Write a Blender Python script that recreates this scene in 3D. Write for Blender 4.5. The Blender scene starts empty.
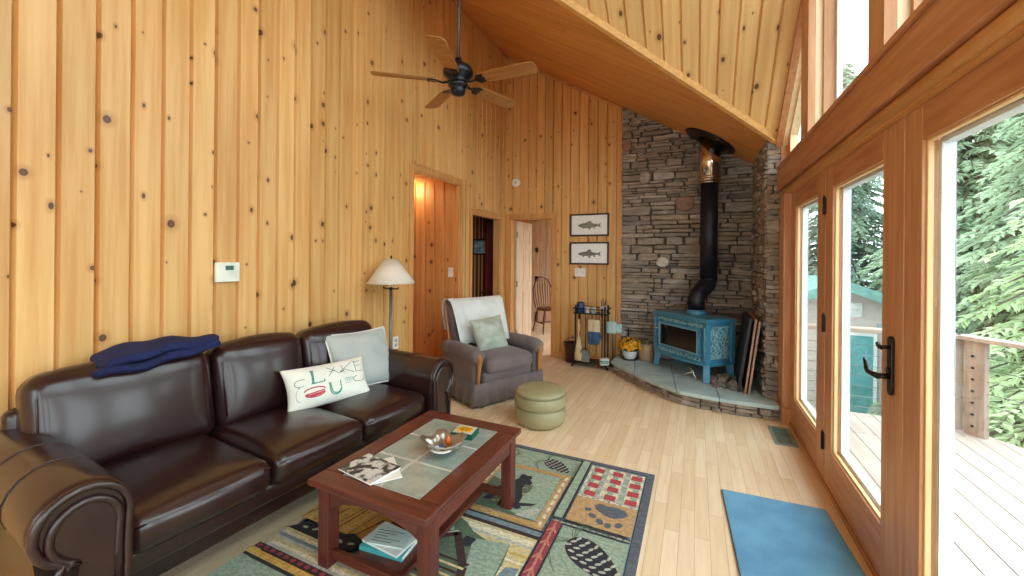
import bpy, bmesh, math, random
from math import sin, cos, pi, radians, sqrt, atan2
from mathutils import Vector, Matrix, Euler
random.seed(7)
SC = bpy.context.scene
COL = SC.collection

# ------------------------------------------------------------------ colours and materials
def lin(c):
    return c / 12.92 if c <= 0.04045 else ((c + 0.055) / 1.055) ** 2.4
def S(r, g, b):
    return (lin(r / 255), lin(g / 255), lin(b / 255), 1)

MATS = {}
class NT:
    def __init__(self, name):
        self.m = bpy.data.materials.new(name); self.m.use_nodes = True
        self.t = self.m.node_tree; self.t.nodes.clear()
        self.out = self.n('ShaderNodeOutputMaterial')
    def n(self, typ, **kw):
        nd = self.t.nodes.new(typ)
        for k, v in kw.items():
            if k == 'ins':
                for i, x in v.items(): self.set(nd.inputs[i], x)
            else: setattr(nd, k, v)
        return nd
    def set(self, inp, x):
        if isinstance(x, bpy.types.NodeSocket): self.t.links.new(x, inp)
        else: inp.default_value = x
    def math(self, op, a, b=0.0, c=0.0):
        nd = self.n('ShaderNodeMath', operation=op); 
        self.set(nd.inputs[0], a); self.set(nd.inputs[1], b); self.set(nd.inputs[2], c)
        return nd.outputs[0]
    def mix(self, f, a, b, blend='MIX'):
        nd = self.n('ShaderNodeMix', data_type='RGBA', blend_type=blend)
        self.set(nd.inputs[0], f); self.set(nd.inputs[6], a); self.set(nd.inputs[7], b)
        return nd.outputs[2]
    def ramp(self, f, lo, hi, a=0.0, b=1.0, smooth=True):
        nd = self.n('ShaderNodeMapRange', interpolation_type='SMOOTHSTEP' if smooth else 'LINEAR')
        for i, x in enumerate((f, lo, hi, a, b)): self.set(nd.inputs[i], x)
        return nd.outputs[0]
    def noise(self, vec, scale=5, detail=3, rough=.5, dim='3D'):
        nd = self.n('ShaderNodeTexNoise', noise_dimensions=dim)
        if vec is not None: self.set(nd.inputs['Vector'], vec)
        nd.inputs['Scale'].default_value = scale; nd.inputs['Detail'].default_value = detail; nd.inputs['Roughness'].default_value = rough
        return nd.outputs['Fac']
    def obj(self, scale=(1, 1, 1)):
        tc = self.n('ShaderNodeTexCoord')
        mp = self.n('ShaderNodeMapping'); self.set(mp.inputs[0], tc.outputs['Object']); mp.inputs['Scale'].default_value = scale
        return mp.outputs[0]
    def bsdf(self, color, rough=.5, metal=0.0, bump=None, bstr=.2, bdist=.01, coat=0, spec=.5, sheen=0, trans=0, emit=None, estr=0):
        p = self.n('ShaderNodeBsdfPrincipled')
        self.set(p.inputs['Base Color'], color); self.set(p.inputs['Roughness'], rough); self.set(p.inputs['Metallic'], metal)
        p.inputs['Specular IOR Level'].default_value = spec
        if coat: p.inputs['Coat Weight'].default_value = coat; p.inputs['Coat Roughness'].default_value = .15
        if sheen: p.inputs['Sheen Weight'].default_value = sheen
        if trans: p.inputs['Transmission Weight'].default_value = trans
        if emit: self.set(p.inputs['Emission Color'], emit); p.inputs['Emission Strength'].default_value = estr
        if bump is not None:
            b = self.n('ShaderNodeBump'); b.inputs['Strength'].default_value = bstr; b.inputs['Distance'].default_value = bdist
            self.set(b.inputs['Height'], bump); self.t.links.new(b.outputs[0], p.inputs['Normal'])
        self.t.links.new(p.outputs[0], self.out.inputs[0])
        return self.m

def plain(name, col, rough=.5, metal=0.0, var=.12, scale=6, **kw):
    """colour with a gentle procedural variation"""
    t = NT(name)
    f = t.noise(t.obj(), scale, 4)
    c = t.mix(t.ramp(f, .3, .7), tuple(x * (1 - var) for x in col[:3]) + (1,), tuple(min(1, x * (1 + var)) for x in col[:3]) + (1,))
    bs = kw.pop('bstr', 0)
    if bs: kw['bump'] = f; kw['bstr'] = bs
    return t.bsdf(c, rough, metal, **kw)

def wood(name, c1, c2, axis=0, rough=.4, scale=14, coat=0):
    t = NT(name)
    sc = [scale] * 3; sc[axis] = scale * .07
    f = t.noise(t.obj(tuple(sc)), 2.2, 5, .6)
    c = t.mix(t.ramp(f, .3, .7), c1, c2)
    return t.bsdf(c, rough, 0, bump=f, bstr=.06, coat=coat)

def pine(name, c1, c2, knot_amt=1.0, tint=.10, rough=.45, knot_col=(.07, .022, .01, 1)):
    """knotty pine boards: UV = metres across / along the boards, 'pl' = number of each board"""
    t = NT(name)
    uv = t.n('ShaderNodeUVMap'); uv.uv_map = 'UVMap'
    sp = t.n('ShaderNodeSeparateXYZ'); t.set(sp.inputs[0], uv.outputs[0])
    at = t.n('ShaderNodeAttribute'); at.attribute_name = 'pl'; pl = at.outputs['Fac']
    u, v = sp.outputs[0], sp.outputs[1]
    vo = t.math('ADD', v, t.math('MULTIPLY', pl, 23.7))
    cb = t.n('ShaderNodeCombineXYZ'); t.set(cb.inputs[0], t.math('MULTIPLY', u, 26.)); t.set(cb.inputs[1], t.math('MULTIPLY', vo, 1.0)); t.set(cb.inputs[2], t.math('MULTIPLY', pl, 9.))
    g = t.noise(cb.outputs[0], 1.0, 4, .55)
    c = t.mix(t.ramp(g, .3, .72), c1, c2)
    cb3 = t.n('ShaderNodeCombineXYZ'); t.set(cb3.inputs[0], t.math('MULTIPLY', u, 3.)); t.set(cb3.inputs[1], t.math('MULTIPLY', vo, .6)); t.set(cb3.inputs[2], pl)
    g2 = t.noise(cb3.outputs[0], 1.3, 2)
    k = t.math('ADD', t.math('MULTIPLY', t.math('SUBTRACT', pl, .5), 2 * tint), t.math('MULTIPLY', t.math('SUBTRACT', g2, .5), .25))
    k = t.math('ADD', k, 1.0)
    c = t.mix(1.0, c, t.n('ShaderNodeCombineColor', ins={0: k, 1: t.math('POWER', k, 1.15), 2: t.math('POWER', k, 1.4)}).outputs[0], 'MULTIPLY')
    def knots(su, sv, thr, r0, r1, off):
        cb2 = t.n('ShaderNodeCombineXYZ'); t.set(cb2.inputs[0], t.math('MULTIPLY', u, su)); t.set(cb2.inputs[1], t.math('ADD', t.math('MULTIPLY', vo, sv), off))
        vr = t.n('ShaderNodeTexVoronoi', voronoi_dimensions='2D'); t.set(vr.inputs['Vector'], cb2.outputs[0]); vr.inputs['Scale'].default_value = 1
        vr.inputs['Randomness'].default_value = .85
        rc = t.n('ShaderNodeSeparateColor'); t.set(rc.inputs[0], vr.outputs['Color'])
        rad = t.ramp(rc.outputs[0], thr, 1.0, r0, r1, False)
        on = t.math('GREATER_THAN', rc.outputs[0], thr)
        d = t.math('ADD', vr.outputs['Distance'], t.math('MULTIPLY', t.math('SUBTRACT', g, .5), .02))
        core = t.math('MULTIPLY', t.math('SUBTRACT', 1.0, t.ramp(d, t.math('MULTIPLY', rad, .7), rad)), on)
        halo = t.math('MULTIPLY', t.math('SUBTRACT', 1.0, t.ramp(d, rad, t.math('MULTIPLY', rad, 2.6))), on)
        inner = t.math('MULTIPLY', t.math('SUBTRACT', 1.0, t.ramp(d, t.math('MULTIPLY', rad, .1), t.math('MULTIPLY', rad, .6))), on)
        return core, halo, inner
    c1k, h1k, i1k = knots(4.0, 3.3, .50, .015, .085, 0)
    c2k, h2k, i2k = knots(9.0, 5.0, .86, .03, .10, 31.3)
    halo = t.math('MULTIPLY', t.math('MAXIMUM', h1k, h2k), .35 * knot_amt)
    c = t.mix(halo, c, (c2[0] * .55, c2[1] * .38, c2[2] * .3, 1))
    c = t.mix(t.math('MULTIPLY', t.math('MAXIMUM', c1k, c2k), .92 * knot_amt), c, knot_col)
    c = t.mix(t.math('MULTIPLY', i1k, .45 * knot_amt), c, (.25, .09, .035, 1))
    return t.bsdf(c, rough, 0, bump=g, bstr=.04)

# ------------------------------------------------------------------ mesh builder
class MB:
    def __init__(s): s.v = []; s.f = []; s.m = []; s.s = []; s.a = []
    def add(s, vs, fs, mat=0, smooth=False, M=None, a=0.0):
        o = len(s.v)
        for p in vs:
            p = Vector(p); s.v.append(M @ p if M is not None else p)
        for f in fs:
            s.f.append([o + i for i in f]); s.m.append(mat); s.s.append(smooth); s.a.append(a)
        return s
    def box(s, x0, x1, y0, y1, z0, z1, mat=0, M=None, a=0.0):
        vs = [(x, y, z) for z in (z0, z1) for y in (y0, y1) for x in (x0, x1)]
        return s.add(vs, [(0, 2, 3, 1), (4, 5, 7, 6), (0, 1, 5, 4), (2, 6, 7, 3), (0, 4, 6, 2), (1, 3, 7, 5)], mat, False, M, a)
    def rbox(s, sx, sy, sz, r, n=6, puff=(0, 0, 0), M=None, mat=0, fn=None):
        h = (sx / 2, sy / 2, sz / 2)
        def pt(q):
            ins = [max(-(h[i] - r), min(h[i] - r, q[i] * h[i])) for i in range(3)]
            d = Vector([q[i] * h[i] - ins[i] for i in range(3)])
            if d.length > 1e-9: d = d.normalized() * r
            p = [ins[i] + d[i] for i in range(3)]
            for i in range(3):
                j, k = (i + 1) % 3, (i + 2) % 3
                p[i] += math.copysign(1, q[i]) * abs(q[i]) * puff[i] * (1 - q[j] ** 2) * (1 - q[k] ** 2)
            p = Vector(p)
            return fn(p, q) if fn else p
        # parameter values concentrated near the edges
        def tv(i, hh):
            e = min(.45, r / hh)
            m = max(2, n)
            inner = [-1 + 2 * e / 2 * 0 + 0]  # placeholder
            return None
        def ticks(hh):
            e = min(.5, r / hh)
            L = [-1, -1 + e * .3, -1 + e * .65, -1 + e]
            k = n
            L += [-(1 - e) + 2 * (1 - e) * j / k for j in range(1, k)]
            L += [1 - e, 1 - e * .65, 1 - e * .3, 1]
            return L
        T = [ticks(hh) for hh in h]
        for ax in range(3):
            b, c = (ax + 1) % 3, (ax + 2) % 3
            for sg in (-1, 1):
                nb, nc = len(T[b]), len(T[c]); vs = []; fs = []
                for ib in range(nb):
                    for ic in range(nc):
                        q = [0, 0, 0]; q[ax] = sg; q[b] = T[b][ib]; q[c] = T[c][ic]
                        vs.append(pt(q))
                for ib in range(nb - 1):
                    for ic in range(nc - 1):
                        i0 = ib * nc + ic
                        fs.append((i0, i0 + nc, i0 + nc + 1, i0 + 1) if sg > 0 else (i0, i0 + 1, i0 + nc + 1, i0 + nc))
                s.add(vs, fs, mat, True, M)
        return s
    def tube(s, pts, r, n=8, mat=0, M=None, closed=False, caps=True, flat=1.0):
        pts = [Vector(p) for p in pts]; N = len(pts)
        rs = r if isinstance(r, (list, tuple)) else [r] * N
        vs = []; fs = []; prev = None
        for i, p in enumerate(pts):
            if closed: t = pts[(i + 1) % N] - pts[i - 1]
            else: t = pts[min(i + 1, N - 1)] - pts[max(i - 1, 0)]
            t.normalize()
            if prev is None:
                u = t.orthogonal().normalized()
                if abs(t.z) < .9: u = t.cross(Vector((0, 0, 1))).normalized()
            else:
                u = (prev - t * prev.dot(t))
                u = u.normalized() if u.length > 1e-6 else t.orthogonal().normalized()
            prev = u; w = t.cross(u)
            for k in range(n):
                a = 2 * pi * k / n
                vs.append(p + (u * cos(a) + w * sin(a) * flat) * rs[i])
        for i in range(N if closed else N - 1):
            j = (i + 1) % N
            for k in range(n):
                l = (k + 1) % n
                fs.append((i * n + k, i * n + l, j * n + l, j * n + k))
        s.add(vs, fs, mat, True, M)
        if caps and not closed:
            s.add(vs[:n], [tuple(range(n))[::-1]], mat, False, M); s.add(vs[-n:], [tuple(range(n))], mat, False, M)
        return s
    def lathe(s, prof, n=24, mat=0, M=None, smooth=True):
        vs = []; fs = []
        for r, z in prof:
            for k in range(n):
                a = 2 * pi * k / n; vs.append((r * cos(a), r * sin(a), z))
        for i in range(len(prof) - 1):
            for k in range(n):
                l = (k + 1) % n
                fs.append((i * n + k, i * n + l, (i + 1) * n + l, (i + 1) * n + k))
        s.add(vs, fs, mat, smooth, M)
        if prof[0][0] > 1e-4: s.add(vs[:n], [tuple(range(n))[::-1]], mat, False, M)
        if prof[-1][0] > 1e-4: s.add(vs[-n:], [tuple(range(n))], mat, False, M)
        return s
    def prism(s, poly, z0, z1, mat=0, M=None, smooth=False):
        n = len(poly)
        a = [(x, y, z0) for x, y in poly]; b = [(x, y, z1) for x, y in poly]
        s.add(a + b, [(i, (i + 1) % n, n + (i + 1) % n, n + i) for i in range(n)], mat, smooth, M)
        s.add(a, [tuple(range(n))[::-1]], mat, False, M); s.add(b, [tuple(range(n))], mat, False, M)
        return s
    def poly(s, pts, mat=0, M=None):
        return s.add(pts, [tuple(range(len(pts)))], mat, False, M)
    def build(s, name, mats, parent=None, bevel=0, loc=None, rotz=0, weld=True, subs=0, attr=False, recalc=True):
        if not isinstance(mats, (list, tuple)): mats = [mats]
        me = bpy.data.meshes.new(name)
        me.from_pydata([tuple(v) for v in s.v], [], s.f)
        for m in mats: me.materials.append(m)
        me.polygons.foreach_set('material_index', s.m)
        me.polygons.foreach_set('use_smooth', s.s)
        if attr:
            at = me.attributes.new('pl', 'FLOAT', 'FACE'); at.data.foreach_set('value', s.a)
        if weld or recalc:
            bm = bmesh.new(); bm.from_mesh(me)
            if weld: bmesh.ops.remove_doubles(bm, verts=bm.verts, dist=1e-5)
            if recalc: bmesh.ops.recalc_face_normals(bm, faces=bm.faces)
            bm.to_mesh(me); bm.free()
        o = bpy.data.objects.new(name, me); COL.objects.link(o)
        if parent: o.parent = parent
        if loc: o.location = loc
        if rotz: o.rotation_euler.z = rotz
        if bevel:
            b = o.modifiers.new('bevel', 'BEVEL'); b.width = bevel; b.segments = 2; b.limit_method = 'ANGLE'; b.angle_limit = radians(35)
        if subs:
            m = o.modifiers.new('sub', 'SUBSURF'); m.levels = subs; m.render_levels = subs
        return o

def thing(name, label, cat, loc=(0, 0, 0), rotz=0, group=None, rot=None):
    o = bpy.data.objects.new(name, None); COL.objects.link(o)
    o.empty_display_size = .05
    o.location = loc; o.rotation_euler = rot if rot else (0, 0, rotz)
    return tag(o, label, cat, group)
def tag(o, label, cat, group=None):
    o['label'] = label; o['category'] = cat
    if group: o['group'] = group
    return o
def struct(o, label=None, cat=None):
    o['kind'] = 'structure'
    if label: o['label'] = label
    if cat: o['category'] = cat
    return o
def kids(o): return [c for c in bpy.data.objects if c.parent == o]
def dup(root, loc, rotz=None, label=None, group=None):
    def rec(o, par):
        c = o.copy(); COL.objects.link(c)
        if par: c.parent = par
        for ch in [x for x in list(COL.objects) if x.parent == o]: rec(ch, c)
        return c
    r = rec(root, None); r.location = loc
    if rotz is not None: r.rotation_euler.z = rotz
    if label: r['label'] = label
    if group: r['group'] = group
    return r
def T(x, y, z): return Matrix.Translation((x, y, z))
def R(deg, ax): return Matrix.Rotation(radians(deg), 4, ax)

# ------------------------------------------------------------------ shared materials
M_PINE = pine('knotty_pine_boards', S(222, 177, 114), S(206, 151, 84))
M_PINE_C = pine('ceiling_pine_boards', S(236, 200, 142), S(224, 180, 118), tint=.05)
M_PINE_O = pine('smooth_ceiling_pine', S(224, 160, 88), S(204, 134, 66), knot_amt=.35, tint=.04)
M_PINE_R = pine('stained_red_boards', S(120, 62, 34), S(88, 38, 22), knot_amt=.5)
M_PINE_H = pine('hall_pine_boards', S(226, 162, 92), S(206, 134, 70))
M_TRIM_X = wood('pine_trim_x', S(218, 164, 100), S(196, 136, 76), 0)
M_TRIM_Y = wood('pine_trim_y', S(218, 164, 100), S(196, 136, 76), 1)
M_TRIM_Z = wood('pine_trim_z', S(218, 164, 100), S(196, 136, 76), 2)
M_FIR_Y = wood('fir_beam_y', S(198, 142, 98), S(174, 114, 74), 1)
M_FIR_Z = wood('fir_frame_z', S(206, 154, 108), S(184, 128, 84), 2)
M_BLACK = plain('black_iron', S(26, 26, 28), .45, .3)
M_BRONZE = plain('dark_bronze', S(52, 44, 42), .35, .7)
M_WHITEPL = plain('white_plastic', S(232, 232, 226), .4)
def glass_mat():
    t = NT('window_glass')
    tr = t.n('ShaderNodeBsdfTransparent'); tr.inputs[0].default_value = (.96, .985, .98, 1)
    gl = t.n('ShaderNodeBsdfGlossy'); gl.inputs['Roughness'].default_value = .0
    fr = t.n('ShaderNodeLayerWeight'); fr.inputs['Blend'].default_value = .5        # Schlick reflectance of one face
    fa = t.math('ADD', .035, t.math('MULTIPLY', t.math('POWER', fr.outputs['Facing'], 5.0), .6))
    mx = t.n('ShaderNodeMixShader'); t.set(mx.inputs[0], fa); t.set(mx.inputs[1], tr.outputs[0]); t.set(mx.inputs[2], gl.outputs[0])
    t.t.links.new(mx.outputs[0], t.out.inputs[0]); return t.m
M_GLASS = glass_mat()
SKY, EXPO = 3.0, 1.05
# ------------------------------------------------------------------ the room's measures (metres; camera stands over x=0, y=0)
XL, XR, YB, YF = -2.63, 0.735, 5.44, -2.6      # left wall, door plane, back wall, wall behind the camera
NO, MY = .60, .80                               # pitch of the low and of the main ceiling
RIDGE = .6
def z_or(x): return 4.455 - NO * (x + 2.63)
def z_ye(y): return 2.544 + MY * (4.312 - y) if y >= RIDGE else 2.544 + MY * (4.312 - RIDGE) - MY * (RIDGE - y)
def y_val(x): return 4.312 - (z_or(x) - 2.494) / MY      # plan line of the valley between both

def plank_wall(name, P, nrm, u0, u1, pw, ph, vbot, vtop, mat, holes=(), groove=.020, depth=.022, parent=None, seed=1):
    rnd = random.Random(seed)
    nrm = Vector(nrm)
    k0 = math.floor((u0 - ph) / pw); k1 = math.ceil((u1 - ph) / pw)
    bounds = [ph + k * pw for k in range(k0, k1 + 1)]
    cuts = sorted(set([round(b, 5) for b in bounds if u0 < b < u1] + [round(c, 5) for h in holes for c in h[:2] if u0 < c < u1] + [u0, u1]))
    bset = [round(b, 5) for b in bounds]
    tone = {k: rnd.random() for k in range(k0 - 1, k1 + 2)}
    vs = []; fs = []; uvs = []; at = []
    def quad(pts, d, a):
        o = len(vs)
        for (u, v), dd in zip(pts, d):
            vs.append(tuple(Vector(P(u, v)) - nrm * dd)); 
        fs.append((o, o + 1, o + 2, o + 3)); uvs.append(pts); at.append(a)
    fb = vbot if callable(vbot) else (lambda u: vbot)
    ft = vtop if callable(vtop) else (lambda u: vtop)
    for a, b in zip(cuts, cuts[1:]):
        if b - a < 1e-4: continue
        k = math.floor(((a + b) / 2 - ph) / pw); tn = tone[k]
        gl = groove / 2 if a in bset else 0; gr = groove / 2 if b in bset else 0
        iv = [(fb(a), fb(b), ft(a), ft(b))]
        for h in holes:
            if h[0] <= (a + b) / 2 <= h[1]:
                nv = []
                for q in iv:
                    if q[0] < h[2] - 1e-4: nv.append((q[0], q[1], h[2], h[2]))
                    if h[3] < min(q[2], q[3]) - 1e-4: nv.append((h[3], h[3], q[2], q[3]))
                iv = nv
        for (ba, bb, ta, tb) in iv:
            def lb(u): return ba + (bb - ba) * (u - a) / (b - a)
            def lt(u): return ta + (tb - ta) * (u - a) / (b - a)
            x0, x1 = a + gl, b - gr
            quad([(x0, lb(x0)), (x1, lb(x1)), (x1, lt(x1)), (x0, lt(x0))], (0, 0, 0, 0), tn)
            if gl: quad([(a, lb(a)), (x0, lb(x0)), (x0, lt(x0)), (a, lt(a))], (depth, 0, 0, depth), tn)
            if gr: quad([(x1, lb(x1)), (b, lb(b)), (b, lt(b)), (x1, lt(x1))], (0, depth, depth, 0), tn)
    me = bpy.data.meshes.new(name); me.from_pydata(vs, [], fs); me.materials.append(mat)
    uv = me.uv_layers.new(name='UVMap')
    i = 0
    for q in uvs:
        for c in q: uv.data[i].uv = c; i += 1
    d = me.attributes.new('pl', 'FLOAT', 'FACE'); d.data.foreach_set('value', at)
    o = bpy.data.objects.new(name, me); COL.objects.link(o)
    if parent: o.parent = parent
    return struct(o) if not parent else o

# ---- left wall: two openings
D1 = (3.27, 4.16, 0, 2.30); D2 = (4.45, 5.26, 0, 1.985)
def left_top(y): return max(4.455, z_ye(y)) + .08
# split at the ridge so that straight board tops follow the roof
lw = plank_wall('wall_left', lambda u, v: (XL, u, v), (1, 0, 0), YF, YB, .1304, .6515, 0, left_top, M_PINE, [D1, D2], seed=3)
D3 = (-2.55, -1.87, 0, 2.0)
bw = plank_wall('wall_back', lambda u, v: (u, YB, v), (0, -1, 0), XL, -.90, .128, -.98, 0, z_or, M_PINE, [D3], seed=5)
# ---- ceiling: low slope over the hearth side, main slope over the room
cl = plank_wall('ceiling', lambda u, v: (v, u, z_or(v)), (-.515, 0, -.857), 1.80, YB + .02, .26, 5.4,
                lambda u: XL, lambda u: min(XR + .02, (XR if u > y_val(XR) else max(XL + .001, (2.494 + MY * (4.312 - u) - 4.455) / -NO - 2.63))), M_PINE_O, groove=.002, depth=.001, seed=8)
def ye_bot(x): return y_val(x)
plank_wall('ceiling', lambda u, v: (u, v, z_ye(v)), (0, -.62, -.78), XL, XR + .02, .136, .55, lambda u: RIDGE, ye_bot, M_PINE_C, seed=9)
plank_wall('ceiling', lambda u, v: (u, v, z_ye(v)), (0, .62, -.78), XL, XR + .02, .136, .55, YF, RIDGE, M_PINE_C, seed=10)
# valley board
def V3(x, dz=0, off=0): return (x + off * .6, y_val(x) - off * .8, z_or(x) + dz)
mb = MB()
xa, xb = XL + .01, .70
A0, A1 = V3(xa, -.004), V3(xb, -.004); dv = Vector((-.0, -.012, 0))
for (p, q) in (((A0), (A1)),):
    p, q = Vector(p), Vector(q)
    up = Vector((0, 0, .075)); bk = Vector((-.02, .03, 0)); f = Vector((.006, -.008, 0))
    vs = [p + f, q + f, q + f + up, p + f + up, p + bk, q + bk, q + bk + up, p + bk + up]
    mb.add(vs, [(0, 1, 2, 3), (5, 4, 7, 6), (4, 5, 1, 0), (3, 2, 6, 7), (0, 3, 7, 4), (1, 5, 6, 2)])
struct(mb.build('trim_1', wood('valley_board', S(232, 186, 118), S(214, 160, 92), 0)))
# ridge board
struct(MB().box(XL + .01, XR, RIDGE - .05, RIDGE + .05, z_ye(RIDGE) - .2, z_ye(RIDGE) - .02).build('trim_2', M_TRIM_X))
# light strip where the low ceiling meets the left wall
struct(MB().box(XL, XL + .012, 1.95, YB - .01, 4.40, 4.442).build('trim_3', M_TRIM_Y))
def edge_board(p, q, w, name):
    return None
# strip along the back wall's sloping top
mb = MB(); a = Vector((XL + .02, YB - .012, z_or(XL + .02) - .045)); b = Vector((-.93, YB - .012, z_or(-.93) - .045)); up = Vector((0, 0, .035)); bk = Vector((0, .012, 0))
mb.add([a, b, b + up, a + up, a + bk, b + bk, b + bk + up, a + bk + up], [(0, 1, 2, 3), (5, 4, 7, 6), (4, 5, 1, 0), (3, 2, 6, 7), (0, 3, 7, 4), (1, 5, 6, 2)])
struct(mb.build('trim_4', M_TRIM_X))
# edge strip between boards and stone
struct(MB().box(-.945, -.92, YB - .02, YB, .0, z_or(-.93) - .02).build('trim_5', M_TRIM_Z, bevel=.003))

# ---- floor: pale strip flooring running away from the camera
def floor_mat():
    t = NT('maple_strip_floor')
    uv = t.n('ShaderNodeTexCoord'); sp = t.n('ShaderNodeSeparateXYZ'); t.set(sp.inputs[0], uv.outputs['Object'])
    cb = t.n('ShaderNodeCombineXYZ'); t.set(cb.inputs[0], sp.outputs[1]); t.set(cb.inputs[1], sp.outputs[0])
    br = t.n('ShaderNodeTexBrick', offset=.37, offset_frequency=2, squash=1.0)
    t.set(br.inputs['Vector'], cb.outputs[0])
    br.inputs['Scale'].default_value = 1; br.inputs['Brick Width'].default_value = .62; br.inputs['Row Height'].default_value = .072
    br.inputs['Mortar Size'].default_value = .0012; br.inputs['Mortar Smooth'].default_value = .2; br.inputs['Bias'].default_value = 0
    br.inputs['Color1'].default_value = (0, 0, 0, 1); br.inputs['Color2'].default_value = (1, 1, 1, 1); br.inputs['Mortar'].default_value = (.5, .5, .5, 1)
    f = t.n('ShaderNodeSeparateColor'); t.set(f.inputs[0], br.outputs['Color'])
    mp = t.n('ShaderNodeMapping'); t.set(mp.inputs[0], uv.outputs['Object']); mp.inputs['Scale'].default_value = (26, 1.6, 1)
    g = t.noise(mp.outputs[0], 1.5, 4, .6)
    c = t.mix(f.outputs[0], S(248, 228, 196), S(232, 206, 166))
    c = t.mix(t.math('MULTIPLY', t.ramp(g, .35, .75), .3), c, S(206, 164, 116))
    c = t.mix(t.math('MULTIPLY', br.outputs['Fac'], .55), c, S(140, 98, 60))
    return t.bsdf(c, t.ramp(g, .2, .8, .30, .42), 0, bump=br.outputs['Fac'], bstr=-.05)
fl = MB().box(-5.2, .80, YF, 8.4, -.12, 0).build('floor', floor_mat()); struct(fl)

# ---- wall behind the camera, its unseen windows added to let in more daylight
def frame_rect(mb, y0, y1, z0, z1, w, x0, x1, mat=0):
    mb.box(x0, x1, y0, y0 + w, z0, z1, mat); mb.box(x0, x1, y1 - w, y1, z0, z1, mat)
    mb.box(x0, x1, y0 + w, y1 - w, z0, z0 + w, mat); mb.box(x0, x1, y0 + w, y1 - w, z1 - w, z1, mat)
ADDED_REARW = [(-2.2, -1.0), (-.75, .45)]
plank_wall('wall_rear', lambda u, v: (u, YF, v), (0, 1, 0), XL, XR + .02, .13, .2, 0, z_ye(YF) + .02, M_PINE, [(a, b, .25, 2.35) for a, b in ADDED_REARW], seed=12)
for i, (a, b) in enumerate(ADDED_REARW):
    w = struct(bpy.data.objects.new('window_%d' % (i + 7), None)); COL.objects.link(w); w.location = ((a + b) / 2, YF, .25)
    Mx = T(-(a + b) / 2, -YF, -.25) @ Matrix(((0, 1, 0, 0), (1, 0, 0, YF), (0, 0, 1, 0), (0, 0, 0, 1)))
    m = MB(); frame_rect(m, a, b, .25, 2.35, .07, -.06, .02)
    m.v = [Mx @ v for v in m.v]; m.build('window_frame', M_FIR_Z, w)
    m = MB().box(-.02, -.014, a + .07, b - .07, .32, 2.28); m.v = [Mx @ v for v in m.v]; m.build('glass_pane', M_GLASS, w)

# ---- right wall: stone end, doors, beam, gable windows
X0 = .66            # inner face of beam and gable posts
# solid post / jamb pieces
def sb(name, x0, x1, y0, y1, z0, z1, mat, bevel=.004): return struct(MB().box(x0, x1, y0, y1, z0, z1).build(name, mat, bevel=bevel))
sb('trim_6', .682, .80, 4.135, 4.335, 0, 2.03, M_FIR_Z)                       # far door jamb with casing
sb('trim_7', .672, .80, 4.10, 4.33, 0, .14, M_FIR_Z, .006)                  # plinth block
# long beam with its mouldings
beam = MB().box(X0, .82, YF, 4.335, 2.045, 2.225)
struct(beam.build('trim_8', M_FIR_Y, bevel=.006))
mo = MB(); mo.tube([(X0 + .045, YF, 2.018), (X0 + .045, 4.36, 2.018)], .028, 12)
mo.box(X0 + .045, .81, YF, 4.34, 1.985, 2.045)
struct(mo.build('trim_9', M_TRIM_Y))
sb('trim_10', X0 - .012, .80, YF, 4.30, 2.225, 2.25, M_FIR_Y, .003)         # sill cap on the beam
# sill under the doors
sb('trim_11', .728, .86, YF, 4.14, 0, .035, wood('door_sill_wood', S(190, 130, 80), S(150, 96, 54), 1))

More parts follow.
